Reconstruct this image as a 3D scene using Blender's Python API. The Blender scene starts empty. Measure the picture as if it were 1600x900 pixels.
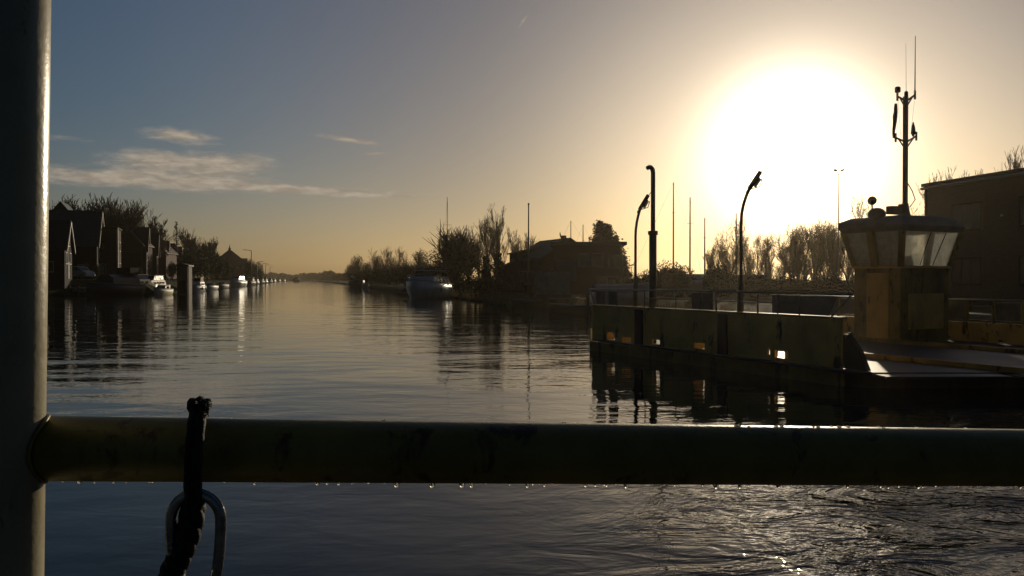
import bpy, math, random
import numpy as np
from mathutils import Vector, Matrix
R = math.radians
sc = bpy.context.scene
col = sc.collection
F = 1300.0; H = 2.0; PIT = math.atan(13 / F)

# ------------------------------------------------------------------ camera
cam = bpy.data.objects.new('camera', bpy.data.cameras.new('camera')); col.objects.link(cam); sc.camera = cam
cam.location = (0, 0, H); cam.rotation_euler = (math.pi / 2 - PIT, 0, 0)
cam.data.sensor_width = 36; cam.data.lens = F / 1600 * 36
cam.data.clip_start = 0.02; cam.data.clip_end = 9000

# ------------------------------------------------------------------ sun and sky
SUN_AZ = math.atan(440 / F); SUN_EL = R(8.2)
SDIR = Vector((math.sin(SUN_AZ) * math.cos(SUN_EL), math.cos(SUN_AZ) * math.cos(SUN_EL), math.sin(SUN_EL)))
sl = bpy.data.lights.new('sun', 'SUN'); sl.energy = 2.6; sl.angle = R(0.53); sl.color = (1, .84, .6)
so = bpy.data.objects.new('sun', sl); col.objects.link(so)
so.rotation_euler = SDIR.to_track_quat('Z', 'Y').to_euler()

world = bpy.data.worlds.new('World'); sc.world = world; world.use_nodes = True


class X:
    """small shader-maths helper"""
    nt = None
    def __init__(s, v): s.v = v
    def op(a, o, b=None, c=None):
        n = X.nt.nodes.new('ShaderNodeMath'); n.operation = o
        for i, q in enumerate((a, b, c)):
            if q is None: continue
            q = q.v if isinstance(q, X) else q
            if isinstance(q, (int, float)): n.inputs[i].default_value = q
            else: X.nt.links.new(q, n.inputs[i])
        return X(n.outputs[0])
    def __add__(a, b): return a.op('ADD', b)
    __radd__ = __add__
    def __sub__(a, b): return a.op('SUBTRACT', b)
    def __rsub__(a, b): return X(b).op('SUBTRACT', a)
    def __mul__(a, b): return a.op('MULTIPLY', b)
    __rmul__ = __mul__
    def __truediv__(a, b): return a.op('DIVIDE', b)
    def __pow__(a, b): return a.op('POWER', b)
    def exp(a): return a.op('EXPONENT')
    def clamp(a):
        r = a.op('ADD', 0.0); r.v.node.use_clamp = True; return r
    def step(a, lo, hi):
        n = X.nt.nodes.new('ShaderNodeMapRange'); n.interpolation_type = 'SMOOTHSTEP'
        X.nt.links.new(a.v, n.inputs[0]); n.inputs[1].default_value = lo; n.inputs[2].default_value = hi
        return X(n.outputs[0])


def xyz(vec):
    n = X.nt.nodes.new('ShaderNodeSeparateXYZ'); X.nt.links.new(vec, n.inputs[0])
    return [X(o) for o in n.outputs]


def comb(x, y, z):
    n = X.nt.nodes.new('ShaderNodeCombineXYZ')
    for i, q in enumerate((x, y, z)):
        if isinstance(q, X): X.nt.links.new(q.v, n.inputs[i])
        else: n.inputs[i].default_value = q
    return n.outputs[0]


def noise(vec, scale, detail=3, rough=.5, dist=0.0):
    n = X.nt.nodes.new('ShaderNodeTexNoise')
    if vec is not None: X.nt.links.new(vec, n.inputs['Vector'])
    n.inputs['Scale'].default_value = scale; n.inputs['Detail'].default_value = detail
    n.inputs['Roughness'].default_value = rough; n.inputs['Distortion'].default_value = dist
    return X(n.outputs[0])


def mixcol(f, a, b, mode='MIX'):
    n = X.nt.nodes.new('ShaderNodeMix'); n.data_type = 'RGBA'; n.blend_type = mode
    for i, q in ((0, f), (6, a), (7, b)):
        if isinstance(q, X): q = q.v
        if isinstance(q, (int, float)): n.inputs[i].default_value = q
        elif isinstance(q, tuple): n.inputs[i].default_value = (*q, 1)[:4]
        else: X.nt.links.new(q, n.inputs[i])
    return n.outputs[2]


def build_world():
    nt = X.nt = world.node_tree; bg = nt.nodes['Background']; L = nt.links.new
    sky = nt.nodes.new('ShaderNodeTexSky'); sky.sky_type = 'NISHITA'; sky.sun_disc = False
    sky.sun_elevation = SUN_EL; sky.sun_rotation = SUN_AZ
    sky.air_density = 1.0; sky.dust_density = 2.6; sky.ozone_density = 1.4
    tc = nt.nodes.new('ShaderNodeTexCoord'); d = tc.outputs['Generated']
    x, y, z = xyz(d)
    az = x.op('ARCTAN2', y) * (180 / math.pi)
    el = z.op('ARCSINE') * (180 / math.pi)
    dot = nt.nodes.new('ShaderNodeVectorMath'); dot.operation = 'DOT_PRODUCT'
    L(d, dot.inputs[0]); dot.inputs[1].default_value = SDIR
    th = X(dot.outputs['Value']).op('MINIMUM', 1.0).op('ARCCOSINE') * (180 / math.pi)
    # thin cirrus, drawn out along the horizon on the side away from the sun
    nv = comb(az * .20, el * .8, 0.0)
    n1 = noise(nv, 1.3, 6, .62, .6); n2 = noise(nv, 3.2, 5, .6, .3)
    def blob(a0, e0, ra, re, tilt=0.0):
        u = (az - a0); w_ = (el - e0 - u * tilt)
        return ((u / ra) ** 2.0 + (w_ / re) ** 2.0)
    def blobm(*a): return (X(blob(*a).v) * -1.0).exp()
    m = blobm(-25.5, 6.25, 8.0, .62, -.03) + blobm(-12.8, 5.9, 7.2, .30, -.035) * 1.0 \
        + blobm(-20.5, 7.4, 5.0, .85, -.02) * 1.15 + blobm(-21.7, 9.15, 2.4, .42, -.05) * .85 \
        + blobm(-11.0, 9.35, 2.3, .22, -.12) * .9 + blobm(-9.4, 8.5, .8, .12, 0.0) * .7 + blobm(-29.0, 8.6, 2.5, .3, 0.0) * .5
    dens = (m * .75 + (n1 - .5) * 1.1 + (n2 - .5) * .35).step(.16, .78) * m.step(.03, .34)
    # short contrail high in the middle
    ca = az - .75; ce = el - 17.2
    q = ca * .62 + ce * .78; p_ = ca * -.78 + ce * .62
    trail = (((q / .30) ** 2.0 + (p_ / .05) ** 2.0) * -1.0).exp() * 1.3
    g = nt.nodes.new('ShaderNodeGamma'); L(sky.outputs[0], g.inputs[0]); g.inputs[1].default_value = 1.0
    tint = mixcol(1.0, g.outputs[0], (.845, .925, 1.22), 'MULTIPLY')
    tint = mixcol(th.step(22.0, 50.0) * el.step(1.5, 11.0), tint, mixcol(1.0, tint, (.72, .90, .95), 'MULTIPLY'))
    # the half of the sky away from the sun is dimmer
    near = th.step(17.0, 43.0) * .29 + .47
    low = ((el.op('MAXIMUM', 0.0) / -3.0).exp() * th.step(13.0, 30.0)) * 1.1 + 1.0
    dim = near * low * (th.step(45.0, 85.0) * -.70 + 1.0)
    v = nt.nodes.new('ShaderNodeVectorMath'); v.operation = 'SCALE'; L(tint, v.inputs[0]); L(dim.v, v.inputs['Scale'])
    cl = nt.nodes.new('ShaderNodeVectorMath'); cl.operation = 'SCALE'
    bright = n2.step(.35, .7) * .45 + .85
    cl.inputs[0].default_value = (6.6, 5.6, 4.4); L((bright).v, cl.inputs['Scale'])
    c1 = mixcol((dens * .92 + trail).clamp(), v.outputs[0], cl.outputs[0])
    # aureole: light scattered forward round the sun
    a1 = (((th / 4.5) ** 2.3) * -1.0).exp() * 46.0 + ((th / 3.6) * -1.0).exp() * 7.0
    au = nt.nodes.new('ShaderNodeVectorMath'); au.operation = 'SCALE'; au.inputs[0].default_value = (1, .86, .66); L(a1.v, au.inputs['Scale'])
    ad = nt.nodes.new('ShaderNodeVectorMath'); ad.operation = 'ADD'; L(c1, ad.inputs[0]); L(au.outputs[0], ad.inputs[1])
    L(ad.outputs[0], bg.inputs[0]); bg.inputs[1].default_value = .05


build_world()
sc.view_settings.view_transform = 'Standard'; sc.view_settings.look = 'None'
sc.view_settings.exposure = 0; sc.view_settings.gamma = 1; sc.view_settings.use_curve_mapping = False
cy = sc.cycles
cy.use_denoising = True; cy.max_bounces = 8; cy.glossy_bounces = 4; cy.transmission_bounces = 6; cy.transparent_max_bounces = 12
cy.volume_bounces = 0; cy.caustics_reflective = False; cy.caustics_refractive = False; cy.sample_clamp_indirect = 6


# ------------------------------------------------------------------ placing
def ray(px, py):
    a = (px - 800) / F; b = (450 - py) / F; c, s = math.cos(PIT), math.sin(PIT)
    return Vector((a, c + b * s, -s + b * c))
def at(px, py, Y):
    d = ray(px, py); return Vector((0, 0, H)) + d * (Y / d.y)
def atd(px, py, D):                       # depth measured along the view axis
    return Vector((0, 0, H)) + ray(px, py) * D
def zat(py, Y): return at(800, py, Y).z
def xat(px, Y): return at(px, 437, Y).x


# ------------------------------------------------------------------ materials
MATS = {}
def mat(name, c, rough=.6, metal=0.0, var=.25, vs=3.0, bump=0.0, bs=20.0, spec=.5, trans=0.0, kind=None, c2=None, rust=0.0, rs=3.0):
    if name in MATS: return MATS[name]
    m = bpy.data.materials.new(name); m.use_nodes = True; nt = X.nt = m.node_tree; L = nt.links.new
    b = nt.nodes['Principled BSDF']; b.inputs['Roughness'].default_value = rough; b.inputs['Metallic'].default_value = metal
    b.inputs['Specular IOR Level'].default_value = spec
    tc = nt.nodes.new('ShaderNodeTexCoord').outputs['Object']
    n = noise(tc, vs, 5, .6)
    dark = tuple(q * (1 - var) for q in c); lite = tuple(min(1, q * (1 + var)) for q in c)
    if c2: dark, lite = c, c2
    colr = mixcol(n.step(.3, .7), dark, lite)
    if kind == 'brick':
        br = nt.nodes.new('ShaderNodeTexBrick'); br.inputs['Scale'].default_value = 1.0
        br.inputs['Brick Width'].default_value = .22; br.inputs['Row Height'].default_value = .065; br.inputs['Mortar Size'].default_value = .008
        br.inputs['Color1'].default_value = (*dark, 1); br.inputs['Color2'].default_value = (*lite, 1)
        br.inputs['Mortar'].default_value = (*[q * 1.6 for q in c], 1)
        xx, yy, zz = xyz(tc); L(comb(xx + yy, zz, 0.0), br.inputs['Vector'])
        colr = mixcol(.35, br.outputs[0], colr)
    if kind in ('tile', 'plank', 'corr'):
        xx, yy, zz = xyz(tc)
        if kind == 'tile': w_ = ((xx * 20.0).op('SINE') * .5 + .5) * .5 + ((zz * 18.0).op('SINE') * .5 + .5) * .5
        elif kind == 'plank': w_ = (zz * 6.0).op('FRACT').step(0.0, .12)
        else: w_ = ((xx + yy) * 30.0).op('SINE') * .5 + .5
        colr = mixcol(w_ * .45, colr, tuple(q * .55 for q in c) if kind != 'plank' else lite)
        bm = nt.nodes.new('ShaderNodeBump'); bm.inputs['Distance'].default_value = .02; L(w_.v, bm.inputs['Height']); L(bm.outputs[0], b.inputs['Normal'])
    if rust:
        xx, yy, zz = xyz(tc)
        r1 = noise(comb(xx, yy, zz * .35), rs, 6, .68, .4).step(.64 - rust, .70 - rust * .6); r2 = noise(comb(xx * 3.0, yy * 3.0, zz * .25), rs * 2, 4, .6).step(.50, .75) * .55
        colr = mixcol((r1 * .85 + r2 * rust * 3.0).clamp(), colr, (.055, .022, .010))
    L(colr, b.inputs['Base Color'])
    L((n * .3 + (rough - .15)).clamp().v, b.inputs['Roughness'])
    if bump:
        bm = nt.nodes.new('ShaderNodeBump'); bm.inputs['Distance'].default_value = bump; bm.inputs['Strength'].default_value = 1
        L(noise(tc, bs, 4, .6).v, bm.inputs['Height']); L(bm.outputs[0], b.inputs['Normal'])
    if trans:
        t = nt.nodes.new('ShaderNodeBsdfTranslucent'); L(colr, t.inputs[0])
        mx = nt.nodes.new('ShaderNodeMixShader'); mx.inputs[0].default_value = trans
        L(b.outputs[0], mx.inputs[1]); L(t.outputs[0], mx.inputs[2]); L(mx.outputs[0], nt.nodes['Material Output'].inputs[0])
    MATS[name] = m; return m


def glass_pane(name, tint=(.8, .85, .85)):
    """thin window glass: clear with a mirror coat, a little dusty"""
    if name in MATS: return MATS[name]
    m = bpy.data.materials.new(name); m.use_nodes = True; nt = X.nt = m.node_tree; L = nt.links.new
    nt.nodes.remove(nt.nodes['Principled BSDF'])
    tr = nt.nodes.new('ShaderNodeBsdfTransparent'); tr.inputs[0].default_value = (*tint, 1)
    gl = nt.nodes.new('ShaderNodeBsdfGlossy'); gl.inputs['Roughness'].default_value = .03
    df = nt.nodes.new('ShaderNodeBsdfTranslucent'); df.inputs[0].default_value = (.75, .74, .70, 1)
    fr = nt.nodes.new('ShaderNodeFresnel'); fr.inputs[0].default_value = 1.45
    tc = nt.nodes.new('ShaderNodeTexCoord').outputs['Object']
    m1 = nt.nodes.new('ShaderNodeMixShader'); L((noise(tc, 6, 5, .7).step(.3, .75) * .3 + .5).v, m1.inputs[0]); L(tr.outputs[0], m1.inputs[1]); L(df.outputs[0], m1.inputs[2])
    m2 = nt.nodes.new('ShaderNodeMixShader'); L(fr.outputs[0], m2.inputs[0]); L(m1.outputs[0], m2.inputs[1]); L(gl.outputs[0], m2.inputs[2])
    L(m2.outputs[0], nt.nodes['Material Output'].inputs[0]); MATS[name] = m; return m


def water_mat():
    m = bpy.data.materials.new('water'); m.use_nodes = True; nt = X.nt = m.node_tree; L = nt.links.new
    b = nt.nodes['Principled BSDF']; b.inputs['Base Color'].default_value = (.010, .016, .014, 1)
    b.inputs['IOR'].default_value = 1.33; b.inputs['Roughness'].default_value = .03
    geo = nt.nodes.new('ShaderNodeNewGeometry').outputs['Position']
    x, y, z = xyz(geo)
    dist = ((x * x + y * y) ** .5)
    v1 = comb(x * .55, y * 1.0, 0.0)
    calm = noise(comb(x * .5, y * .22, 3.3), .12, 2, .5).step(.38, .62) * .6 + .4      # patches of smoother water
    swell = noise(v1, .42, 2, .5) * .045
    rip = noise(v1, 2.1, 3, .55, .4) * .0135 * calm
    fine = noise(v1, 7.0, 2, .5, .3) * .0030 * calm
    # churned water of the own ferry's wash, lower right
    wk = (x - y * .10).step(-1.4, 2.4) * (y * -1.0).step(-13.0, -8.0)
    va = comb(x * .7 + y * .5, y * 1.2 - x * .45, 0.0)
    wash = (noise(va, .95, 4, .52, 1.4) * .092 + noise(va, 4.2, 3, .55, .9) * .012 + noise(va, 12.0, 3, .55, .5) * .0022) * wk
    # fewer short waves count far away
    fadef = dist.step(30.0, 260.0) * -.6 + 1.0
    h = swell * fadef + rip * fadef + fine * (dist.step(14.0, 90.0) * -.75 + 1.0) + wash
    bm = nt.nodes.new('ShaderNodeBump'); bm.inputs['Distance'].default_value = 1.0; bm.inputs['Strength'].default_value = 1.0
    L(h.v, bm.inputs['Height']); L(bm.outputs[0], b.inputs['Normal'])
    L((dist.step(20.0, 250.0) * .05 + .02).v, b.inputs['Roughness'])
    return m


# ------------------------------------------------------------------ mesh building
class MB:
    def __init__(s): s.v = []; s.f = []
    def add(s, vs, fs):
        o = len(s.v); s.v += [tuple(q) for q in vs]; s.f += [tuple(i + o for i in f) for f in fs]; return s
    def box(s, c, size, rz=0.0, rx=0.0, ry=0.0):
        M = Matrix.Rotation(rz, 3, 'Z') @ Matrix.Rotation(ry, 3, 'Y') @ Matrix.Rotation(rx, 3, 'X'); c = Vector(c)
        vs = [c + M @ Vector((i * size[0] / 2, j * size[1] / 2, k * size[2] / 2)) for i in (-1, 1) for j in (-1, 1) for k in (-1, 1)]
        return s.add(vs, [(0, 1, 3, 2), (4, 6, 7, 5), (0, 4, 5, 1), (2, 3, 7, 6), (0, 2, 6, 4), (1, 5, 7, 3)])
    def span(s, a, b):
        a = Vector(a); b = Vector(b); return s.box((a + b) / 2, b - a)
    def bar(s, a, b, w, h=None):
        a = Vector(a); b = Vector(b); d = (b - a); h = h or w
        q = d.to_track_quat('Z', 'Y').to_matrix(); u = q @ Vector((w / 2, 0, 0)); w2 = q @ Vector((0, h / 2, 0))
        vs = [p + i * u + j * w2 for p in (a, b) for i, j in ((-1, -1), (1, -1), (1, 1), (-1, 1))]
        return s.add(vs, [(3, 2, 1, 0), (4, 5, 6, 7), (0, 1, 5, 4), (1, 2, 6, 5), (2, 3, 7, 6), (3, 0, 4, 7)])
    def tube(s, pts, r, n=8, cap=True):
        pts = [Vector(p) for p in pts]; rs = r if isinstance(r, (list, tuple)) else [r] * len(pts)
        o = len(s.v); ref = None
        for i, p in enumerate(pts):
            t = (pts[min(i + 1, len(pts) - 1)] - pts[max(i - 1, 0)]).normalized()
            if ref is None: ref = Vector((0, 0, 1)) if abs(t.z) < .9 else Vector((1, 0, 0))
            a = t.cross(ref).normalized(); bb = a.cross(t).normalized(); ref = bb
            for k in range(n):
                an = 2 * math.pi * k / n; s.v.append(tuple(p + (a * math.cos(an) + bb * math.sin(an)) * rs[i]))
        for i in range(len(pts) - 1):
            for k in range(n):
                a0 = o + i * n + k; a1 = o + i * n + (k + 1) % n; s.f.append((a0, a1, a1 + n, a0 + n))
        if cap:
            s.f.append(tuple(o + k for k in range(n))[::-1]); e = o + (len(pts) - 1) * n; s.f.append(tuple(e + k for k in range(n)))
        return s
    def lathe(s, prof, c=(0, 0, 0), n=12, M=None):
        o = len(s.v); c = Vector(c)
        for r, z in prof:
            for k in range(n):
                p = Vector((r * math.cos(2 * math.pi * k / n), r * math.sin(2 * math.pi * k / n), z))
                s.v.append(tuple(c + (M @ p if M else p)))
        for i in range(len(prof) - 1):
            for k in range(n):
                a0 = o + i * n + k; a1 = o + i * n + (k + 1) % n; s.f.append((a0, a1, a1 + n, a0 + n))
        s.f.append(tuple(o + k for k in range(n))[::-1]); e = o + (len(prof) - 1) * n; s.f.append(tuple(e + k for k in range(n)))
        return s
    def ball(s, c, r, n=10, sz=1.0):
        k = max(4, n // 2 + 1)
        return s.lathe([(r * max(.02, math.sin(math.pi * i / k)), -r * sz * math.cos(math.pi * i / k)) for i in range(k + 1)], c, n)
    def prism(s, poly, a, b, ax='y'):
        """poly in the plane across axis ax, extruded from a to b"""
        n = len(poly); mk = {'y': lambda p, t: (p[0], t, p[1]), 'x': lambda p, t: (t, p[0], p[1]), 'z': lambda p, t: (p[0], p[1], t)}[ax]
        vs = [mk(p, a) for p in poly] + [mk(p, b) for p in poly]
        return s.add(vs, [tuple(range(n))[::-1], tuple(range(n, 2 * n))] + [(i, (i + 1) % n, (i + 1) % n + n, i + n) for i in range(n)])
    def holed(s, O, U, V, T, w, h, holes):
        """slab with rectangular holes: O corner, U/V unit axes, T thickness vector; holes (u0,u1,v0,v1)"""
        O, U, V, T = map(Vector, (O, U, V, T))
        us = sorted({0, w, *[q for hh in holes for q in hh[:2]]}); vs = sorted({0, h, *[q for hh in holes for q in hh[2:]]})
        solid = lambda i, j: 0 <= i < len(us) - 1 and 0 <= j < len(vs) - 1 and not any(
            hh[0] < (us[i] + us[i + 1]) / 2 < hh[1] and hh[2] < (vs[j] + vs[j + 1]) / 2 < hh[3] for hh in holes)
        P = lambda a, b, t: O + U * a + V * b + T * t
        for i in range(len(us) - 1):
            for j in range(len(vs) - 1):
                if not solid(i, j): continue
                a, b, c, d = us[i], us[i + 1], vs[j], vs[j + 1]
                s.add([P(a, c, 0), P(b, c, 0), P(b, d, 0), P(a, d, 0)], [(0, 1, 2, 3)])
                s.add([P(a, c, 1), P(b, c, 1), P(b, d, 1), P(a, d, 1)], [(3, 2, 1, 0)])
                for di, dj, p, q in ((-1, 0, (a, c), (a, d)), (1, 0, (b, c), (b, d)), (0, -1, (a, c), (b, c)), (0, 1, (a, d), (b, d))):
                    if not solid(i + di, j + dj): s.add([P(*p, 0), P(*q, 0), P(*q, 1), P(*p, 1)], [(0, 1, 2, 3)])
        return s
    def build(s, name, m, parent=None, smooth=False, bevel=0.0):
        me = bpy.data.meshes.new(name); me.from_pydata(s.v, [], s.f); me.update()
        me.materials.append(m)
        if smooth: me.polygons.foreach_set('use_smooth', [True] * len(me.polygons))
        o = bpy.data.objects.new(name, me); col.objects.link(o); o.parent = parent
        if bevel:
            b = o.modifiers.new('bevel', 'BEVEL'); b.width = bevel; b.segments = 2; b.limit_method = 'ANGLE'
        return o


def tag(o, label=None, cat=None, group=None, kind=None):
    if label: o['label'] = label
    if cat: o['category'] = cat
    if group: o['group'] = group
    if kind: o['kind'] = kind
    return o
def thing(name, label, cat, loc=(0, 0, 0), rz=0.0, group=None):
    o = bpy.data.objects.new(name, None); col.objects.link(o); o.location = loc; o.rotation_euler = (0, 0, rz); o.empty_display_size = .2
    return tag(o, label, cat, group)
def copy_tree(o, parent=None):
    c = o.copy(); col.objects.link(c); c.parent = parent
    for ch in list(o.children): copy_tree(ch, c)
    return c
def dup(o, loc, rz=0.0, s=1.0, label=None, group=None):
    c = copy_tree(o); c.location = loc; c.rotation_euler = (0, 0, rz); c.scale = (s, s, s) if not isinstance(s, tuple) else s
    if label: c['label'] = label
    if group: c['group'] = group
    return c


# ------------------------------------------------------------------ palette
M_grass = mat('bank_grass', (.028, .034, .013), .95, var=.5, vs=.6, bump=.05, bs=6, spec=.05)
M_brick = mat('dark_red_brick', (.070, .030, .022), .85, var=.35, kind='brick')
M_brown = mat('brown_brick', (.045, .030, .022), .85, var=.3, kind='brick', spec=.2)
M_black = mat('black_tarred_boards', (.010, .010, .010), .8, kind='plank', spec=.12, var=.2)
M_gwood = mat('green_painted_boards', (.012, .03, .024), .6, kind='plank')
M_cream = mat('cream_paint', (.55, .50, .36), .6, var=.12)
M_white = mat('white_paint', (.62, .61, .58), .5, var=.1, vs=1.5)
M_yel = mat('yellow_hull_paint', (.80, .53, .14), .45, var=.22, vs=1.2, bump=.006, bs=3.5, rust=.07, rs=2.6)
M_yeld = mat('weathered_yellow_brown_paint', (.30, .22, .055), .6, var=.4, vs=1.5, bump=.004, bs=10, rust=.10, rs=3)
M_ban = mat('grey_bulwark_board', (.20, .20, .18), .6, var=.2)
M_dark = mat('black_rubber', (.012, .012, .011), .7)
M_hull = mat('black_hull_paint', (.010, .011, .010), .55, var=.4, vs=1)
M_steel = mat('galvanised_steel', (.22, .22, .21), .42, .7, var=.2, vs=8)
M_pole = mat('weathered_pole_paint', (.13, .115, .08), .55, .2, var=.25, vs=4)
M_deck = mat('wet_steel_deck', (.055, .052, .05), .50, .0, var=.45, vs=1.1, bump=.003, bs=14)
M_tile = mat('dark_roof_tiles', (.022, .016, .014), .7, kind='tile', var=.3)
M_rtile = mat('red_brown_roof_tiles', (.060, .026, .018), .75, kind='tile', var=.3)
M_gtile = mat('green_grey_roof_tiles', (.026, .062, .060), .6, kind='tile', var=.2)
M_bark = mat('dark_bark', (.055, .042, .030), .9, var=.3, vs=6)
M_twig = mat('grey_brown_twigs', (.13, .105, .08), .9, var=.3, vs=2)
M_leaf = mat('evergreen_leaves', (.018, .030, .012), .75, var=.5, vs=2.5, trans=.25)
M_gold = mat('last_yellow_leaves', (.15, .105, .035), .7, var=.4, vs=3, trans=.55)
M_shrub = mat('brown_green_shrub_leaves', (.045, .040, .018), .8, var=.5, vs=3, trans=.3)
M_reed = mat('dry_reed', (.16, .13, .07), .8, var=.3, vs=4, trans=.3)
M_glassd = mat('dark_window_glass', (.012, .014, .016), .08, var=.1, spec=.8)
M_carp = mat('dark_car_paint', (.015, .016, .018), .25, .3, var=.1)
M_carg = mat('silver_car_paint', (.25, .26, .26), .3, .5, var=.1)
M_gelc = mat('white_gelcoat', (.46, .46, .44), .45, var=.08, vs=1)
M_blue = mat('grey_blue_hull', (.50, .54, .56), .35, var=.15, vs=1)
M_conc = mat('quay_concrete', (.26, .24, .18), .85, var=.3, vs=1.5, bump=.01, bs=6)
M_wood = mat('weathered_wood', (.10, .08, .055), .8, var=.35, vs=3, kind='plank')
M_tarp = mat('olive_tarpaulin', (.07, .065, .03), .7, var=.2, bump=.02, bs=2)
M_lamp = mat('lamp_glass', (.5, .5, .45), .2, var=.05)
M_wpane = glass_pane('wheelhouse_glass')


# ------------------------------------------------------------------ ground, water
def build_setting():
    ys = list(range(-260, 60, 20)) + [60, 75, 90, 100, 104, 107, 110, 113, 118, 125, 135, 150, 170, 200, 240, 300, 380, 480, 600, 760, 900, 1100, 1250]
    def left_edge(y):
        if y < 107: return -46 - (107 - y) * .16 - (8 if y < 113 else 0)
        if y < 113: return -54 + (y - 107) * .9
        return -17 - .27 * y
    pts = [(22, -260), (21, -20), (19, 5), (17.5, 14), (16.5, 22), (13.2, 30), (9.5, 36), (7.5, 46), (4.2, 54), (-1.5, 66), (-4.5, 80), (-7, 92), (-12, 108), (-22.5, 150), (-35, 200), (-60, 300), (-135, 600), (-260, 1100), (-300, 1250)]
    rng = random.Random(3)
    def strip(edge, sign, land, slope, name):
        mb = MB(); offs = [(0, -.9), (.5, .12), (slope * .5, land * .65), (slope, land), (slope + 15, land), (slope + 120, land + .2), (4200, land)]
        rows = []
        for x, y in edge:
            j = rng.uniform(-.25, .25); row = []
            for k, (o_, z) in enumerate(offs): row.append((x + sign * (o_ + (j if k < 4 else 0)), y, z + (rng.uniform(-.06, .06) if 0 < k < 5 else 0)))
            rows.append(row)
        for r in rows: mb.v += r
        n = len(offs)
        for i in range(len(rows) - 1):
            for k in range(n - 1):
                a = i * n + k; q = (a, a + 1, a + 1 + n, a + n); mb.f.append(q if sign < 0 else q[::-1])
        return mb
    a = strip([(left_edge(y), y) for y in ys], -1, 2.05, 5, '')
    b = strip(pts, 1, .75, 3.0, '')
    a.add(b.v, b.f)
    a.add([(-4600, 1240, .9), (4600, 1240, .9), (4600, 7000, .9), (-4600, 7000, .9), (-4600, 1236, -.5), (4600, 1236, -.5)], [(0, 1, 2, 3), (4, 5, 1, 0)])
    o = a.build('ground', M_grass); tag(o, kind='structure')
    w_ = MB(); w_.add([(-900, -400, 0), (900, -400, 0), (900, 1600, 0), (-900, 1600, 0)], [(0, 1, 2, 3)])
    tag(w_.build('water', water_mat()), kind='structure')
    # road along the left bank and its kerb
    r = MB()
    e = [(left_edge(y) - 7.0, y) for y in range(20, 1200, 20)]
    for (x0, y0), (x1, y1) in zip(e, e[1:]): r.add([(x0, y0, 2.18), (x0 - 4, y0, 2.18), (x1 - 4, y1, 2.18), (x1, y1, 2.18)], [(0, 3, 2, 1)])
    tag(r.build('road', mat('asphalt', (.05, .05, .05), .85)), kind='structure')
    return left_edge
left_edge = build_setting()


# ------------------------------------------------------------------ vegetation
def grow(seed, h, levels=4, kids=(5, 5, 4, 3), up=.55, spread=.6, trunk=.28, r0=None, lens=(.5, .5, .5, .5), upright=.3, wob=.12, minr=.006):
    rng = random.Random(seed); mb = MB(); tips = []; r0 = r0 or h * .016
    def seg(p0, d, L, r, lv):
        n = 3 if lv < 2 else 2; pts = [p0]; rs = [r]; q = p0; dd = d
        for i in range(n):
            dd = (dd + Vector((rng.uniform(-1, 1), rng.uniform(-1, 1), rng.uniform(-.4, 1) * upright + upright * .4)) * wob * 1.5).normalized()
            q = q + dd * L / n; pts.append(q); rs.append(max(minr, r * (1 - .62 * (i + 1) / n)))
        mb.tube(pts, rs, 6 if lv == 0 else 3, cap=False)
        if lv >= levels: tips.append((q, dd)); return
        k = kids[min(lv, len(kids) - 1)]
        for i in range(k):
            t = rng.uniform(trunk if lv == 0 else .25, 1.0) if i < k - 1 else 1.0
            f = t * n; j = min(int(f), n - 1); p = pts[j].lerp(pts[j + 1], f - j); rr = rs[j] * .62
            az = rng.uniform(0, 2 * math.pi); s = spread * rng.uniform(.6, 1.25)
            base = (pts[j + 1] - pts[j]).normalized(); nd = (base * up + Vector((math.cos(az), math.sin(az), 0)) * s + Vector((0, 0, upright * rng.uniform(.3, 1.2)))).normalized()
            seg(p, nd, L * lens[min(lv, len(lens) - 1)] * rng.uniform(.7, 1.25) * (1.15 - .4 * t if lv == 0 else 1), max(minr, rr), lv + 1)
    seg(Vector((0, 0, -.3)), Vector((0, 0, 1)), h * (.62 if levels > 1 else 1), r0, 0)
    return mb, tips

def rescale(mb, h):
    zt = max(v[2] for v in mb.v); k = h / zt; mb.v = [(x * k, y * k, z * k) for x, y, z in mb.v]; return k

def leaves(mb, pts, n_each, spread, size, rng, hang=.0):
    for p in pts:
        for _ in range(n_each):
            c = Vector(p) + Vector((rng.gauss(0, spread), rng.gauss(0, spread), rng.gauss(0, spread * .9) - hang))
            s = size * rng.uniform(.5, 1.3); a = Vector((rng.uniform(-1, 1), rng.uniform(-1, 1), rng.uniform(-1, 1))).normalized()
            b = a.orthogonal().normalized(); b.rotate(Matrix.Rotation(rng.uniform(0, 6.28), 3, a)); e = a.cross(b)
            mb.add([c - b * s, c + e * s * .6, c + b * s, c - e * s * .6], [(0, 1, 2, 3)])

def bare_tree(name, seed, h, m=None, **kw):
    """trunk and main limbs as one part, the fine twigs as the crown"""
    mb, tips = grow(seed, h, **kw); k = rescale(mb, h)
    thick = MB(); fine = MB(); cut = kw.get('cut', None)
    # split by tube: six-sided base tube = trunk, the rest = crown
    first = 6 * 4
    thick.v = mb.v[:first]; thick.f = [f for f in mb.f if max(f) < first]
    fine.v = mb.v[first:]; fine.f = [tuple(i - first for i in f) for f in mb.f if min(f) >= first]
    root = thing(name, '', 'tree')
    thick.build('trunk', M_bark, root, True); c = fine.build('crown', m or M_twig, root)
    tips = [(Vector(t[0]) * k, t[1]) for t in tips]
    return root, tips, c

def leafy(name, seed, h, ml, n_each=5, lsp=.3, size=.06, frac=1.0, **kw):
    root, tips, c = bare_tree(name, seed, h, **kw); rng = random.Random(seed)
    mb = MB(); tp = [t[0] for t in tips if rng.random() < frac]; leaves(mb, tp, n_each, lsp, size, rng)
    mb.build('foliage', ml, root); return root

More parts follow.
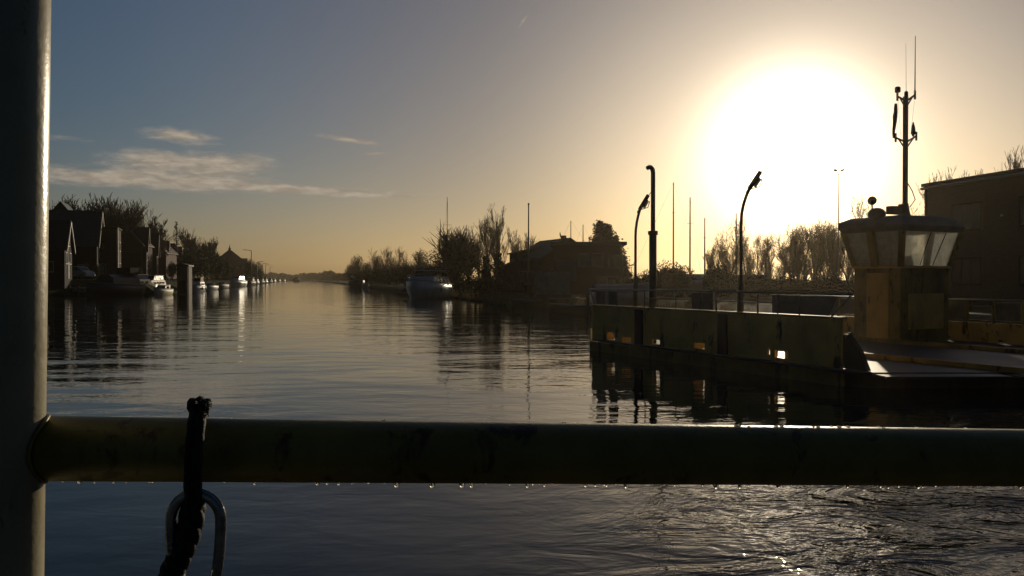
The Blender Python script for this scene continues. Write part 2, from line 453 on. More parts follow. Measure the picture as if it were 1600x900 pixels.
def bush(name, seed, w, d, h, ml, n=4000, size=.09, lumps=7, cat='shrub', stems=True, flat=False):
    """shrub filled with small leaf faces; outline from overlapping lumps"""
    rng = random.Random(seed); root = thing(name, '', cat); mb = MB()
    bl = []
    for i in range(lumps):
        a = rng.uniform(0, 6.28); rr = rng.uniform(0, .62)
        bl.append((Vector((math.cos(a) * rr * w / 2, math.sin(a) * rr * d / 2, h * rng.uniform(.35, .72))), rng.uniform(.28, .46)))
    for _ in range(n):
        c0, q = rng.choice(bl); v = Vector((rng.gauss(0, 1), rng.gauss(0, 1), rng.gauss(0, 1))).normalized() * (rng.random() ** .35)
        p = c0 + Vector((v.x * w * q * .62, v.y * d * q * .62, v.z * h * q * .9))
        if p.z < 0: p.z = rng.uniform(0, .3 * h)
        leaves(mb, [p], 1, size * .5, size, rng)
    if stems:
        st = MB()
        for _ in range(26):
            a = rng.uniform(0, 6.28); q = Vector((math.cos(a) * w * .4 * rng.random(), math.sin(a) * d * .4 * rng.random(), h * rng.uniform(.7, 1.12)))
            st.tube([(q.x * .15, q.y * .15, -.1), q * .6, q], [.05, .025, .006], 3, False)
        st.build('stems', M_bark, root)
    mb.build('foliage', ml, root); return root

def conifer(name, seed, h, w, ml, dens=1.0, nb=7, ls=.13):
    rng = random.Random(seed); root = thing(name, '', 'tree')
    t = MB().tube([(0, 0, -.2), (0, 0, h * .5), (0, 0, h * .97)], [h * .018, h * .012, .01], 7); t.build('trunk', M_bark, root)
    mb = MB(); lv = int(h * 4.6)
    for i in range(lv):
        z = h * (.06 + .9 * i / lv); rad = w / 2 * (1 - (i / lv) ** 1.45) * rng.uniform(.75, 1.15)
        for b in range(nb):
            a = rng.uniform(0, 6.28); L = rad * rng.uniform(.6, 1.1); e = Vector((math.cos(a) * L, math.sin(a) * L, -.1 * L + rng.uniform(-.1, .25)))
            m = max(4, int(L * 7))
            for k in range(m):
                p = Vector((0, 0, z)) + e * ((k + .5) / m) + Vector((0, 0, .25 * ((k / m) ** 2) * L))
                leaves(mb, [p], 4 if dens >= 1 else 1, .13, ls, rng)
    mb.build('foliage', ml, root); return root


# ================================================================== the yellow ferry across the water
def build_ferry():
    fx, fy = 2.26, 23.5
    rz = math.atan2(-.8937, .4486)
    f = thing('ferry', 'yellow flat car ferry with a tall mast and wheelhouse moored at the right bank', 'ferry', (fx, fy, 0), rz)
    LN, WD, DK = 8.78, 8.6, .33
    ex, ey = .4486, .8937                       # direction of the slanted near end
    hull = MB()
    foot = [(0.15, .10), (LN + .45, .10), (LN + .45 + ex * 9.3, .10 + ey * 9.3), (0.15, WD - .05)]
    hull.prism(foot, -.5, .27, 'z'); hull.build('hull', mat('weathered_brown_hull_paint', (.13, .095, .045), .6, var=.4, vs=1.2, bump=.006, bs=5, rust=.12), f, bevel=.03)
    top = [(0, 0), (LN + .62, -.30), (LN + .62 + ex * 9.9, -.30 + ey * 9.9), (0, WD + .05)]
    dk = MB().prism(top, .275, DK, 'z'); dk.build('deck', M_deck, f)
    # rubbing strakes: weathered band under the bulwark
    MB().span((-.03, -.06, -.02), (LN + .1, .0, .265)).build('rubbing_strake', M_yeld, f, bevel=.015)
    # near bulwark with scupper holes, yellow
    X_ = lambda px: ((lambda r: (r * 23.5 - 2.26) / (.4486 + .8937 * r))((px - 800) / F))
    def hole(px0, px1, z0, z1): return (X_(px0), X_(px1), z0 - DK, z1 - DK)
    holes = [hole(949, 961, .36, .56), hole(972, 986, .335, .48), hole(1019, 1031, .39, .50), hole(1084, 1101, .40, .53), hole(1200, 1203, .44, .56), hole(1211, 1231, .40, .55)]
    nb = MB().holed((0, 0, DK), (1, 0, 0), (0, 0, 1), (0, .05, 0), LN, .93, holes)
    nb.build('bulwark', M_yel, f)
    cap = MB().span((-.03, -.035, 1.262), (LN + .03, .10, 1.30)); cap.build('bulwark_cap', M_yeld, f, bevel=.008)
    for i in range(9):
        x = .5 + i * (LN - 1) / 8
        MB().prism([(.055, .335), (.42, .335), (.055, 1.2)], x - .02, x + .02, 'x').build('bulwark_bracket', M_yel, f)
    for px, wd in ((1000, .34), (1131, .30)):  # dark strips added on the outside, standing in for recesses in the bulwark
        x = X_(px); MB().span((x - wd / 2, -.07, .30), (x + wd / 2, -.004, 1.24)).build('recess_strip', M_dark, f, bevel=.02)
    # rail over the near bulwark
    zt = 1.735
    MB().tube([(-.18, .02, zt), (LN + .25, .02, zt)], .024, 8).build('top_rail', M_steel, f, True)
    MB().tube([(-.12, .02, zt - .03), (.10, .02, 1.30)], .02, 6).build('rail_stay', M_steel, f, True)
    MB().tube([(LN + .2, .02, zt - .03), (LN - .25, .02, 1.30)], .02, 6).build('rail_stay', M_steel, f, True)
    for px in (963, 1006, 1055, 1093, 1118, 1152, 1183, 1214, 1248):
        x = X_(px); MB().tube([(x, .02, 1.30), (x, .02, zt)], .018, 6).build('rail_post', M_steel, f, True)
    MB().tube([(X_(1006), .03, 1.53), (X_(1248), .03, 1.52)], .012, 6).build('middle_rail', M_steel, f, True)
    for a, b in ((930, 944), (948, 961), (1078, 1112), (1203, 1308)):  # last board is widened to the left to block the sun's glint on the water
        xa, xb = X_(a), X_(b)
        MB().prism([(xa + .02, 1.31), (xb - .02 - (.2 if b == 1308 else 0), 1.31), (xb - .02, 1.69), (xa - (.06 if a == 930 else -.02), 1.69)], .045, .06, 'y').build('rail_board', M_ban, f)
    # slanted end cheek and hinge at the near corner
    MB().prism([(LN + .05, .335), (LN + .60, .335), (LN + .42, .70), (LN + .16, .98), (LN + .05, .98)], -.02, .10, 'y').build('end_cheek', M_dark, f, bevel=.01)
    MB().tube([(LN + .05, .16, 1.0), (LN + .05, .16, .34)], .035, 8).build('hinge_post', M_dark, f, True)
    # end fairing under the far left corner
    MB().span((-.10, -.02, .10), (-.04, .05, .62)).build('guide_plate', M_white, f, bevel=.01)
    # apron ramp plates along the slanted end
    for k in range(4):
        a = .25 + k * 2.35; b = a + 2.25
        p = [(LN + .64 + ex * a, -.28 + ey * a), (LN + 1.04 + ex * a + .04, -.46 + ey * a), (LN + 1.04 + ex * b, -.46 + ey * b), (LN + .64 + ex * b, -.28 + ey * b)]
        MB().prism(p, .25, .31, 'z').build('ramp_flap', M_deck, f)
    # wheel guides on the deck
    for y in (2.2, 6.2):
        MB().bar((.4, y, DK + .05), (11.2, y, DK + .05), .12, .10).build('wheel_guide', M_yeld, f, bevel=.01)
    # far bulwark: yellow below, pale boards in a frame above
    FL = 13.2
    fb = MB().holed((0, WD, DK), (1, 0, 0), (0, 0, 1), (0, .05, 0), FL, .52, [(3.0 + k * 1.6, 3.25 + k * 1.6, .02, .10) for k in range(6)])
    fb.build('bulwark', M_yel, f)
    MB().tube([(0, WD, 1.46), (FL, WD, 1.46)], .026, 8).build('top_rail', M_steel, f, True)
    MB().tube([(0, WD, .90), (FL, WD, .90)], .022, 8).build('lower_rail', M_yeld, f, True)
    xs = [.05, 1.0, 2.0, 3.0, 3.9, 4.65, 5.35, 6.1, 6.9, 7.8, 8.8, 9.9, 11.0, 12.1, 13.15]
    for i, x in enumerate(xs):
        MB().span((x - .035, WD - .03, DK + .5), (x + .035, WD + .04, 1.45)).build('rail_post', M_yeld, f)
    for i, (a, b) in enumerate(zip(xs, xs[1:])):
        if i in (6, 9): continue
        MB().span((a + .07, WD + .0, .93), (b - .07, WD + .02, 1.41)).build('rail_board', M_ban, f)
    MB().span((7.2, WD - .22, .95), (7.75, WD - .04, 1.40)).build('life_jacket_box', mat('faded_red_paint', (.16, .02, .015), .6), f, bevel=.02)
    # floodlight poles and the exhaust
    def flood(px, ztop, lean, name='floodlight_pole'):
        x = X_(px); pts = [(x, .16, DK), (x, .16, 1.9), (x, .16, 1.95)]; rr = [.055, .055, .036]
        n = 7
        for i in range(n + 1):
            t = i / n; pts.append((x + lean * t ** 1.8 * .9, .16 + lean * t ** 1.8 * .3, 2.05 + (ztop - 2.05) * t)); rr.append(.034)
        # straight for most of the height, curved near the tip
        pts = pts[:3] + [(x, .16, ztop - .75)] + [(x + lean * q * q * .9, .16 + lean * q * q * .35, ztop - .75 + .75 * q * 1.0) for q in (.25, .5, .75, 1.0)]
        rr = [.058, .058, .037] + [.034] * 5
        p = MB().tube(pts, rr, 8).build(name, M_pole, f, True)
        e = Vector(pts[-1]); lh = MB()
        d = Vector((.50, .22, .75)).normalized()
        lh.bar(e + d * -.06, e + d * .40, .05, .10); lh.bar(e + d * .08 + Vector((.035, .015, -.02)), e + d * .28 + Vector((.035, .015, -.02)), .04, .08); lh.bar(e + d * -.16, e + d * -.04, .05)
        lh.build('lamp_head', M_dark, p, bevel=.03)
        MB().bar(e + d * .04 + Vector((.062, .025, -.035)), e + d * .26 + Vector((.062, .025, -.035)), .012, .09).build('lamp_glass', M_lamp, p)
        br = MB().tube([e + Vector((-.02, 0, -.05)), e + Vector((.16, .12, .0)), e + d * .2 + Vector((.1, .1, 0))], .012, 5)
        br.tube([e + d * .30, e + d * .48 + Vector((.05, 0, 0))], .010, 4); br.build('bracket', M_dark, p)
        return p
    flood(985, 3.88, .16); flood(1149, 4.02, .22)
    x = X_(1013)
    ex_ = MB().tube([(x, .14, DK), (x, .14, 3.18)], .095, 10).build('exhaust_pipe', M_pole, f, True)
    MB().tube([(x, .14, 3.14), (x, .14, 3.24)], .125, 10).build('collar', M_pole, ex_, True)
    pts = [(x, .14, 3.2), (x, .14, 4.72), (x - .02, .14, 4.80), (x - .07, .13, 4.86), (x - .14, .12, 4.875), (x - .20, .11, 4.86)]
    MB().tube(pts, .058, 9).build('outlet', M_pole, ex_, True)
    # small deck gear seen through the rail
    for px, s in ((1172, .2), (1112, .16)):
        MB().lathe([(s * .4, 0), (s * .4, .3), (s * .7, .34), (s * .7, .38)], (X_(px), .7, DK), 10).build('bollard', M_dark, f, True)
    wheelhouse(f, DK)
    return f


def wheelhouse(f, DK):
    cx, cyy = 4.27, 7.35; a, b = 1.5, 1.95            # along the ferry, across it
    x0, x1, y0, y1 = cx - a / 2, cx + a / 2, cyy - b / 2, cyy + b / 2
    zb, zw0, zw1, zr = DK, 2.38, 3.29, 3.46
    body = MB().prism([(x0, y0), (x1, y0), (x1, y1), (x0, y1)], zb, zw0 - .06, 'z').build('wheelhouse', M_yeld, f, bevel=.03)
    MB().span((x0 - .05, y0 - .05, zw0 - .075), (x1 + .05, y1 + .05, zw0 - .005)).build('window_sill', M_yel, body, bevel=.01)
    MB().span((x0 + .45, y0 - .03, zb + .05), (x0 + 1.15, y0 - .004, zw0 - .2)).build('door', M_yel, body, bevel=.01)
    MB().span((x1 + .004, y0 + .3, zb + .35), (x1 + .025, y0 + 1.7, zb + 1.3)).build('panel', M_yel, body, bevel=.01)
    o = .20                                             # windows lean outward towards the roof
    def P(x, y, t):                                     # a point of the leaning frame, t 0 bottom 1 top
        return Vector((x + (x - cx) / (a / 2) * o * t, y + (y - cyy) / (b / 2) * o * t, zw0 + (zw1 - zw0) * t))
    posts = [(x0, y0, .13), (x1, y0, .17), (x1, y1, .13), (x0, y1, .13), (x0 + a * .50, y0, .20), (x0 + a * .52, y1, .12)]
    for px_, py_, w in posts: MB().bar(P(px_, py_, -.02), P(px_, py_, 1.02), w, w).build('window_post', M_yeld, body)
    for (xa, ya), (xb, yb) in (((x0, y0), (x0 + a * .48, y0)), ((x0 + a * .48, y0), (x1, y0)), ((x1, y0), (x1, y1)), ((x1, y1), (x0, y1)), ((x0, y1), (x0, y0))):
        g = MB(); g.add([P(xa, ya, 0), P(xb, yb, 0), P(xb, yb, 1), P(xa, ya, 1)], [(0, 1, 2, 3)]); g.build('window_pane', M_wpane, body)
    bl = MB()
    for q in (.36, .62):
        bl.bar(P(x1 + .01, y0 + b * q, .0) + Vector((.03, 0, 0)), P(x1 + .01, y0 + b * (q + .10), .96) + Vector((.03, 0, 0)), .018, .018)
    bl.build('wiper', M_dark, body)
    MB().box((x0 + .82, y0 + 1.1, zw0 + .02), (.12, .42, .5)).build('seat_back', M_dark, body, bevel=.05)
    MB().tube([(x0 + .5, y1 - .4, zw0 + .12), (x0 + .62, y1 - .4, zw0 + .34)], .02, 6).build('control_lever', M_dark, body)
    MB().tube([(x0 + .56, y0 - .06, 1.35), (x0 + .56, y0 - .06, 1.55)], .015, 6).build('door_handle', M_steel, body)
    c = MB().span((x0 + .3, y0 + .5, zw0 - .05), (x0 + .75, y1 - .45, zw0 + .16)); c.build('console', M_dark, body, bevel=.03)
    # roof: slab with deep fascia, edge overhanging all round
    rf = MB(); e = .29
    lo = [(x0 - .22, y0 - .22), (x1 + .22, y0 - .22), (x1 + .22, y1 + .22), (x0 - .22, y1 + .22)]
    hi = [(x0 - e, y0 - e), (x1 + e, y0 - e), (x1 + e, y1 + e), (x0 - e, y1 + e)]
    rows = [[(x, y, zw1 - .01) for x, y in lo], [(x, y, zr - .06) for x, y in hi], [(x, y, zr + .10 - .10 * (x - x0) / a) for x, y in hi],
            [(cx + (x - cx) * .80, cyy + (y - cyy) * .80, zr + .24) for x, y in hi]]
    vs = [p for rr_ in rows for p in rr_]; fs = [(3, 2, 1, 0), (12, 13, 14, 15)]
    for i in range(3):
        for k in range(4): fs.append((i * 4 + k, i * 4 + (k + 1) % 4, i * 4 + 4 + (k + 1) % 4, i * 4 + 4 + k))
    rf.add(vs, fs); rt = zr + .24
    rf.build('wheelhouse_roof', M_ban, f, bevel=.015)
    # things on the roof
    mast = MB().tube([(cx + .12, cyy + .0, rt), (cx + .12, cyy, rt + .18), (cx + .12, cyy, rt + .4)], [.17, .12, .085], 10)
    mast.tube([(cx + .12, cyy, rt + .4), (cx + .12, cyy, 7.02)], .072, 10); mast = mast.build('mast', M_pole, f, True)
    mx, my = cx + .12, cyy
    A = Vector((.31, .95, 0)).normalized()              # cross arms run almost square to the view
    A = Vector((.4486 * .907 - .8937 * .42 * 1, .8937 * .907 + .4486 * .42, 0)).normalized()
    for z, L1, L2 in ((5.85, .38, .42), (6.98, .32, .36)):
        c0 = Vector((mx, my, z)); arm = MB()
        arm.tube([c0 - A * L1 + Vector((0, 0, .02)), c0 - A * .08 + Vector((0, 0, -.05)), c0 + A * .08 + Vector((0, 0, -.05)), c0 + A * L2 + Vector((0, 0, .12))], .028, 7)
        arm.tube([c0 - A * (L1 * .72), c0 + Vector((0, 0, -.28))], .02, 6); arm.tube([c0 + A * (L2 * .72) + Vector((0, 0, .05)), c0 + Vector((0, 0, -.28))], .02, 6)
        for s in (-L1, L2):
            q = c0 + A * s + Vector((0, 0, .12 if s > 0 else .02)); arm.tube([q + Vector((0, 0, -.12)), q + Vector((0, 0, .12))], .03, 7)
        arm.build('cross_arm', M_pole, mast, True)
    c1 = Vector((mx, my, 6.98))
    MB().lathe([(.05, 0), (.075, .02), (.075, .13), (.05, .16)], c1 - A * .31 + Vector((0, 0, .12)), 9).build('navigation_lamp', M_dark, mast, True)
    MB().lathe([(.04, 0), (.055, .03), (.05, .15), (.03, .17)], c1 + A * .02 + Vector((0, 0, .02)), 9).build('navigation_lamp', M_dark, mast, True)
    MB().tube([c1 + A * .36 + Vector((0, 0, .1)), c1 + A * .36 + Vector((0, 0, .3)), c1 + A * .365 + Vector((0, 0, 1.75))], [.022, .016, .008], 6).build('antenna', M_dark, mast, True)
    MB().tube([c1 + A * .02 + Vector((0, 0, .16)), c1 + A * .0 + Vector((0, 0, 1.5))], [.006, .003], 5).build('antenna', M_dark, mast, True)
    c2 = Vector((mx, my, 5.85))
    MB().lathe([(.02, 0), (.065, .1), (.05, .25), (.012, .40)], c2 + A * .30 + Vector((0, 0, .10)), 9).build('day_shape', M_dark, mast, True)
    rng = random.Random(5); fl = MB(); n = 9; vs = []
    for i in range(n):
        t = i / (n - 1); w = .035 + .10 * math.sin(math.pi * min(1, t * .8 + .1))
        p = c1 - A * (.34 + .06 * t) + Vector((0, 0, -.18 - .95 * t))
        for s in (0, .35, .7, 1): vs.append(p + A * (-w * s * (1.0 if t > .25 else .5)) + Vector((.03 * math.sin(6 * s + t * 5), .02 * math.cos(5 * s), 0)))
    fs = [(i * 4 + k, i * 4 + k + 1, i * 4 + 5 + k, i * 4 + 4 + k) for i in range(n - 1) for k in range(3)]
    fg = MB().add(vs, fs).build('flag', mat('furled_flag_cloth', (.05, .04, .04), .9), mast, True)
    sm = fg.modifiers.new('s', 'SOLIDIFY'); sm.thickness = .012
    st = MB()
    for s, zz in ((-.30, 5.9), (.34, 6.0)):
        st.tube([c1 + A * s + Vector((0, 0, -.05)), Vector((mx, my, zz)) + A * s * .6], .004, 4)
    st.build('halyard', M_dark, mast)
    cab = MB().tube([(mx + .06, my + .12, rt + .3), (mx + .12, my + .25, rt + .5), (mx + .06, my + .2, rt + .75), (mx, my + .1, rt + .95)], .014, 5); cab.build('cable', M_dark, mast)
    V = lambda s, d: Vector((mx, my, 0)) + A * s + Vector((-.3, .1, 0)) * d
    rd = MB().ball(V(-1.25, .0) + Vector((0, 0, rt + .42)), .12, 12); rd.tube([V(-1.25, 0) + Vector((0, 0, rt + .02)), V(-1.25, 0) + Vector((0, 0, rt + .34))], .02, 6)
    rd.build('searchlight', M_dark, f, True)
    MB().ball(V(-1.08, 0) + Vector((0, 0, rt + .06)), .24, 12, .75).build('radar_dome', M_ban, f, True)
    MB().box(V(-.42, 0) + Vector((0, 0, rt + .19)), (.42, .2, .22), rz=math.atan2(A.y, A.x)).build('roof_box', M_dark, f, bevel=.02)
    MB().box(V(.42, .1) + Vector((0, 0, rt + .03)), (.6, .3, .06), rz=math.atan2(A.y, A.x)).build('roof_hatch', M_dark, f, bevel=.01)
    MB().box(V(-.08, .2) + Vector((0, 0, rt + .22)), (.14, .2, .3), rz=.4).build('horn', M_dark, f, bevel=.02)
    # mirror bracket on the left window corner
    MB().tube([P(x0, y0, .2), P(x0, y0, .25) + Vector((-.16, -.05, 0)), P(x0, y0, .55) + Vector((-.16, -.05, 0)), P(x0, y0, .6)], .014, 5).build('hand_grip', M_dark, body)

ferry = build_ferry()


# ================================================================== own railing in front of the lens
def build_railing():
    M_rail = mat('dark_olive_rail_paint', (.27, .215, .045), .5, var=.22, vs=14, bump=.0007, bs=120, rust=.09, rs=26)
    M_post = mat('cream_post_paint', (.42, .38, .26), .30, var=.12, vs=12, bump=.0006, bs=70, rust=.035, rs=30)
    p0 = atd(14, 700, .627); p1 = atd(1700, 716, .726); d = (p1 - p0); p2 = p0 + d * 1.5
    r = thing('railing', 'dark round railing with a pale post standing close in front of the lens', 'railing', (p0.x, p0.y, .745))
    o = Vector((p0.x, p0.y, .745)); rad = .0243
    MB().tube([p0 - o + d * t for t in (0, .25, .5, .75, 1.0, 1.5)], rad, 48).build('rail', M_rail, r, True)
    pb = atd(6, 900, .617); pt = atd(17, 0, .617); dd = (pt - pb); dd /= dd.z
    q = lambda z: Vector((pb.x, pb.y, 0)) + dd * (z - pb.z) + Vector((0, 0, z)) - Vector((0, 0, 0)) if False else Vector((pb.x + dd.x * (z - pb.z), pb.y + dd.y * (z - pb.z), z))
    MB().tube([q(.745) - o, q(1.6) - o, q(2.1) - o, q(2.75) - o], .0262, 48).build('post', M_post, r, True)
    MB().lathe([(.060, 0), (.060, .008), (.028, .012)], q(.745) - o, 24).build('foot_plate', M_post, r, True)
    # weld bead where rail meets post
    wb = MB(); c = q(p0.z) - o; n = 48; dn = d.normalized(); v = Vector((0, 1, 0)); v = (v - dn * v.dot(dn)).normalized(); u = dn.cross(v); rng = random.Random(2); pr_ = .0262
    off = -.0095
    wb.tube([c + dn * (math.sqrt(max(1e-9, pr_ ** 2 - (rad * math.cos(2 * math.pi * k / n) - off) ** 2)) + .0006) + (v * math.cos(2 * math.pi * k / n) + u * math.sin(2 * math.pi * k / n)) * (rad + .0004) + Vector((0, .0095, 0)) for k in range(n + 1)], [.0008 + rng.random() * .0008 for _ in range(n + 1)], 6)
    wb.build('weld', M_rail, r, True)
    for h in (1.45, 1.1):
        z0 = q(h) - o; MB().tube([z0, z0 + Vector((d.x * 1.5, d.y * 1.5, 0))], .0167, 20).build('lower_rail', M_rail, r, True)
    e = p2 - o; MB().tube([Vector((e.x, e.y, 0)), Vector((e.x, e.y, e.z + .5))], rad, 24).build('post', M_post, r, True)
    # rain drops hanging under the rail and beaded on top
    m = bpy.data.materials.new('rain_water'); m.use_nodes = True; b = m.node_tree.nodes['Principled BSDF']
    b.inputs['Transmission Weight'].default_value = 1; b.inputs['IOR'].default_value = 1.33; b.inputs['Roughness'].default_value = .0
    rng = random.Random(11); protos = []
    for k in range(3):
        s = 1 + .15 * k
        mb = MB().lathe([(.0002, -.0030 * s), (.0011, -.0026 * s), (.0016, -.0014 * s), (.0017, -.0003), (.0021, .0007), (.0026, .0013)], (0, 0, 0), 12)
        protos.append(mb)
    me = [mb.build('hanging_drop', m, r, True) for mb in protos]
    bead = MB().lathe([(.0020, -.0004), (.0019, .0003), (.0014, .0009), (.0006, .0012), (.0001, .00125)], (0, 0, 0), 12).build('water_bead', m, r, True)
    def place(src, used, pos, s, rot=None):
        ob = src if not used else src.copy()
        if used: col.objects.link(ob)
        ob.parent = r; ob.location = pos; ob.scale = s
        if rot: ob.rotation_euler = rot
        return ob
    used = [False] * 3; dl = d.length
    ts = sorted([rng.uniform(.03, .97) for _ in range(52)] + [rng.uniform(.2, .95) for _ in range(36)])
    for t in ts:
        if abs(t - .155) < .012: continue
        k = rng.randrange(3); s = rng.choice([.4, .5, .6, .8, 1.0, 1.4]) * rng.uniform(.85, 1.15)
        place(me[k], used[k], p0 + d * t - o + Vector((0, rng.uniform(-.002, .002), -rad + .0004)), (s, s, s * rng.uniform(.8, 1.2))); used[k] = True
    ub = False
    for i in range(44):
        t = rng.gauss(.72, .11) if i < 32 else rng.uniform(.1, .98)
        an = rng.uniform(-.1, .45); s = rng.uniform(.35, .85)
        n_ = Vector((0, math.sin(an), math.cos(an)))
        place(bead, ub, p0 + d * max(.05, min(1.0, t)) - o + n_ * (rad - .0001), (s * 1.3, s, s), (-an, 0, 0)); ub = True
    # own deck below
    dk = thing('ferry_deck', 'steel deck edge of the ferry the photograph is taken from', 'deck', (0, -3, 0)); dk.name = 'own_ferry'; dk['category'] = 'ferry'
    MB().span((-5, -5, .62), (5, 3.82, .735)).build('deck', M_deck, dk); MB().span((-4.9, -4.9, -.4), (4.9, 3.7, .61)).build('hull', M_hull, dk)
    return p0, d, o
RP0, RD, RO = build_railing()


def build_strap_and_hook():
    M_rope = mat('black_wet_rope', (.010, .010, .010), .75, var=.5, vs=300, bump=.0012, bs=420)
    rad = .0243
    c = atd(309, 702, .632)
    s = thing('rope_strap', 'black frayed rope strap looped over the olive rail', 'rope', c)
    L = lambda px, py, D: atd(px, py, D) - c
    near = .600
    # two strands side by side over the rail, in front and behind
    rng = random.Random(4)
    for off, nm in ((-7, 'strand'), (3, 'strand')):
        pts = [L(306 + off * .6, 800, near + .004), L(303 + off, 765, near - .002), L(304 + off, 725, near - .004), L(306 + off, 690, near - .003), L(309 + off, 662, near + .002),
               L(312 + off, 641, near + .016), L(313 + off * .7, 634, near + .034), L(312 + off, 650, near + .052), L(308 + off, 690, near + .062), L(305 + off, 740, near + .050), L(304 + off * .6, 775, near + .026), L(306, 792, near + .010)]
        dense = []
        for i in range(len(pts) - 1):
            for k in range(6): dense.append(pts[i].lerp(pts[i + 1], k / 6))
        for _ in range(3): dense = [dense[0]] + [(dense[i - 1] + dense[i] * 2 + dense[i + 1]) / 4 for i in range(1, len(dense) - 1)] + [dense[-1]]
        MB().tube(dense, [.0042 + .0002 * math.sin(i * 1.1) for i in range(len(dense))], 12).build(nm, M_rope, s, True)
    k = MB()
    for i in range(5):
        a = i * 1.25
        k.tube([L(309 + 10 * math.cos(a), 636 + 3 * math.sin(a), near + .022), L(312 + 12 * math.cos(a + 1), 631 + 4 * math.sin(a + 1), near + .018), L(310 + 11 * math.cos(a + 2.2), 640 + 5 * math.sin(a + 2), near + .014)], .0042, 8)
    k.build('knot', M_rope, s, True)
    fr = MB()
    for i in range(46):
        bx, by = rng.uniform(300, 322), rng.uniform(628, 650); ang = rng.uniform(-.6, 1.2); ln = rng.uniform(4, 12)
        a = L(bx, by, near + rng.uniform(.0, .03)); b = L(bx + ln * math.cos(ang), by - ln * math.sin(ang), near + rng.uniform(-.005, .03)); cc = L(bx + ln * 1.2 * math.cos(ang - .5), by - ln * 1.1 * math.sin(ang - .6), near + .01)
        fr.tube([a, b, cc], .00032, 4)
    fr.build('frayed_fibres', M_rope, s)
    # braided tail hanging down to the lower left
    for ph in (0, 2.09, 4.19):
        pts = []
        path = [(303, 772), (301, 800), (294, 835), (284, 862), (272, 888), (262, 915), (252, 950), (246, 990)]
        n = 60
        for i in range(n):
            t = i / (n - 1) * (len(path) - 1); j = min(int(t), len(path) - 2); f_ = t - j
            px = path[j][0] * (1 - f_) + path[j + 1][0] * f_; py = path[j][1] * (1 - f_) + path[j + 1][1] * f_
            w = 8.0 if i > 6 else 5
            a = i * .34 + ph; pts.append(L(px + w * math.cos(a), py, near + .006 + .0040 * math.sin(a)))
        MB().tube(pts, .0062, 9).build('tail_strand', M_rope, s, True)
    # snap hook: oval steel ring
    hk = thing('snap_hook', 'large oval steel snap hook hanging from the black rope below the rail', 'hook', atd(306, 850, .604))
    c = Vector(hk.location); near = .604
    M_st = mat('worn_stainless_steel', (.34, .34, .33), .28, .9, var=.35, vs=60, bump=.0003, bs=200)
    pts = []; n = 56
    for i in range(n + 1):
        a = R(250) - R(340) * i / n                    # from lower left up over the top and down the right
        x = 306 + 39 * math.cos(a); y = (812 - 40 * math.sin(a)) if math.sin(a) > 0 else 812 - 150 * math.sin(a)
        pts.append(L(x, y, near))
    MB().tube(pts, .00395, 16).build('ring', M_st, hk, True)
    g = MB().tube([L(272, 862, near), L(276, 880, near - .001), L(284, 925, near - .001), L(296, 968, near)], [.0024, .0043, .0043, .003], 14); g.build('gate', M_st, hk, True)
    MB().tube([L(268, 856, near - .006), L(268, 856, near + .006)], .0026, 10).build('pivot_pin', M_st, hk, True)
build_strap_and_hook()


# ================================================================== houses
def window(parent, c, n, w, h, frame=None, bars=(1, 1)):
    """window on a wall: c centre, n outward normal; frame with pane as sub-part"""
    n = Vector(n).normalized(); u = Vector((-n.y, n.x, 0)); c = Vector(c) + n * .02; t = .07
    f = MB(); rz = math.atan2(n.y, n.x)
    for s in (-1, 1):
        f.box(c + u * s * (w / 2), (.08, t, h + t), rz=rz); f.box(c + Vector((0, 0, s * h / 2)), (.08, w - t, t), rz=rz)
    for i in range(1, bars[0]): f.box(c + u * (w * (i / bars[0] - .5)), (.06, .05, h - t), rz=rz)
    for i in range(1, bars[1]): f.box(c + Vector((0, 0, h * (i / bars[1] - .5))), (.055, w - t, .05), rz=rz)
    o = f.build('window', frame or M_white, parent)
    MB().box(c, (.02, w - .01, h - .01), rz=rz).build('pane', M_glassd, o)
    return o

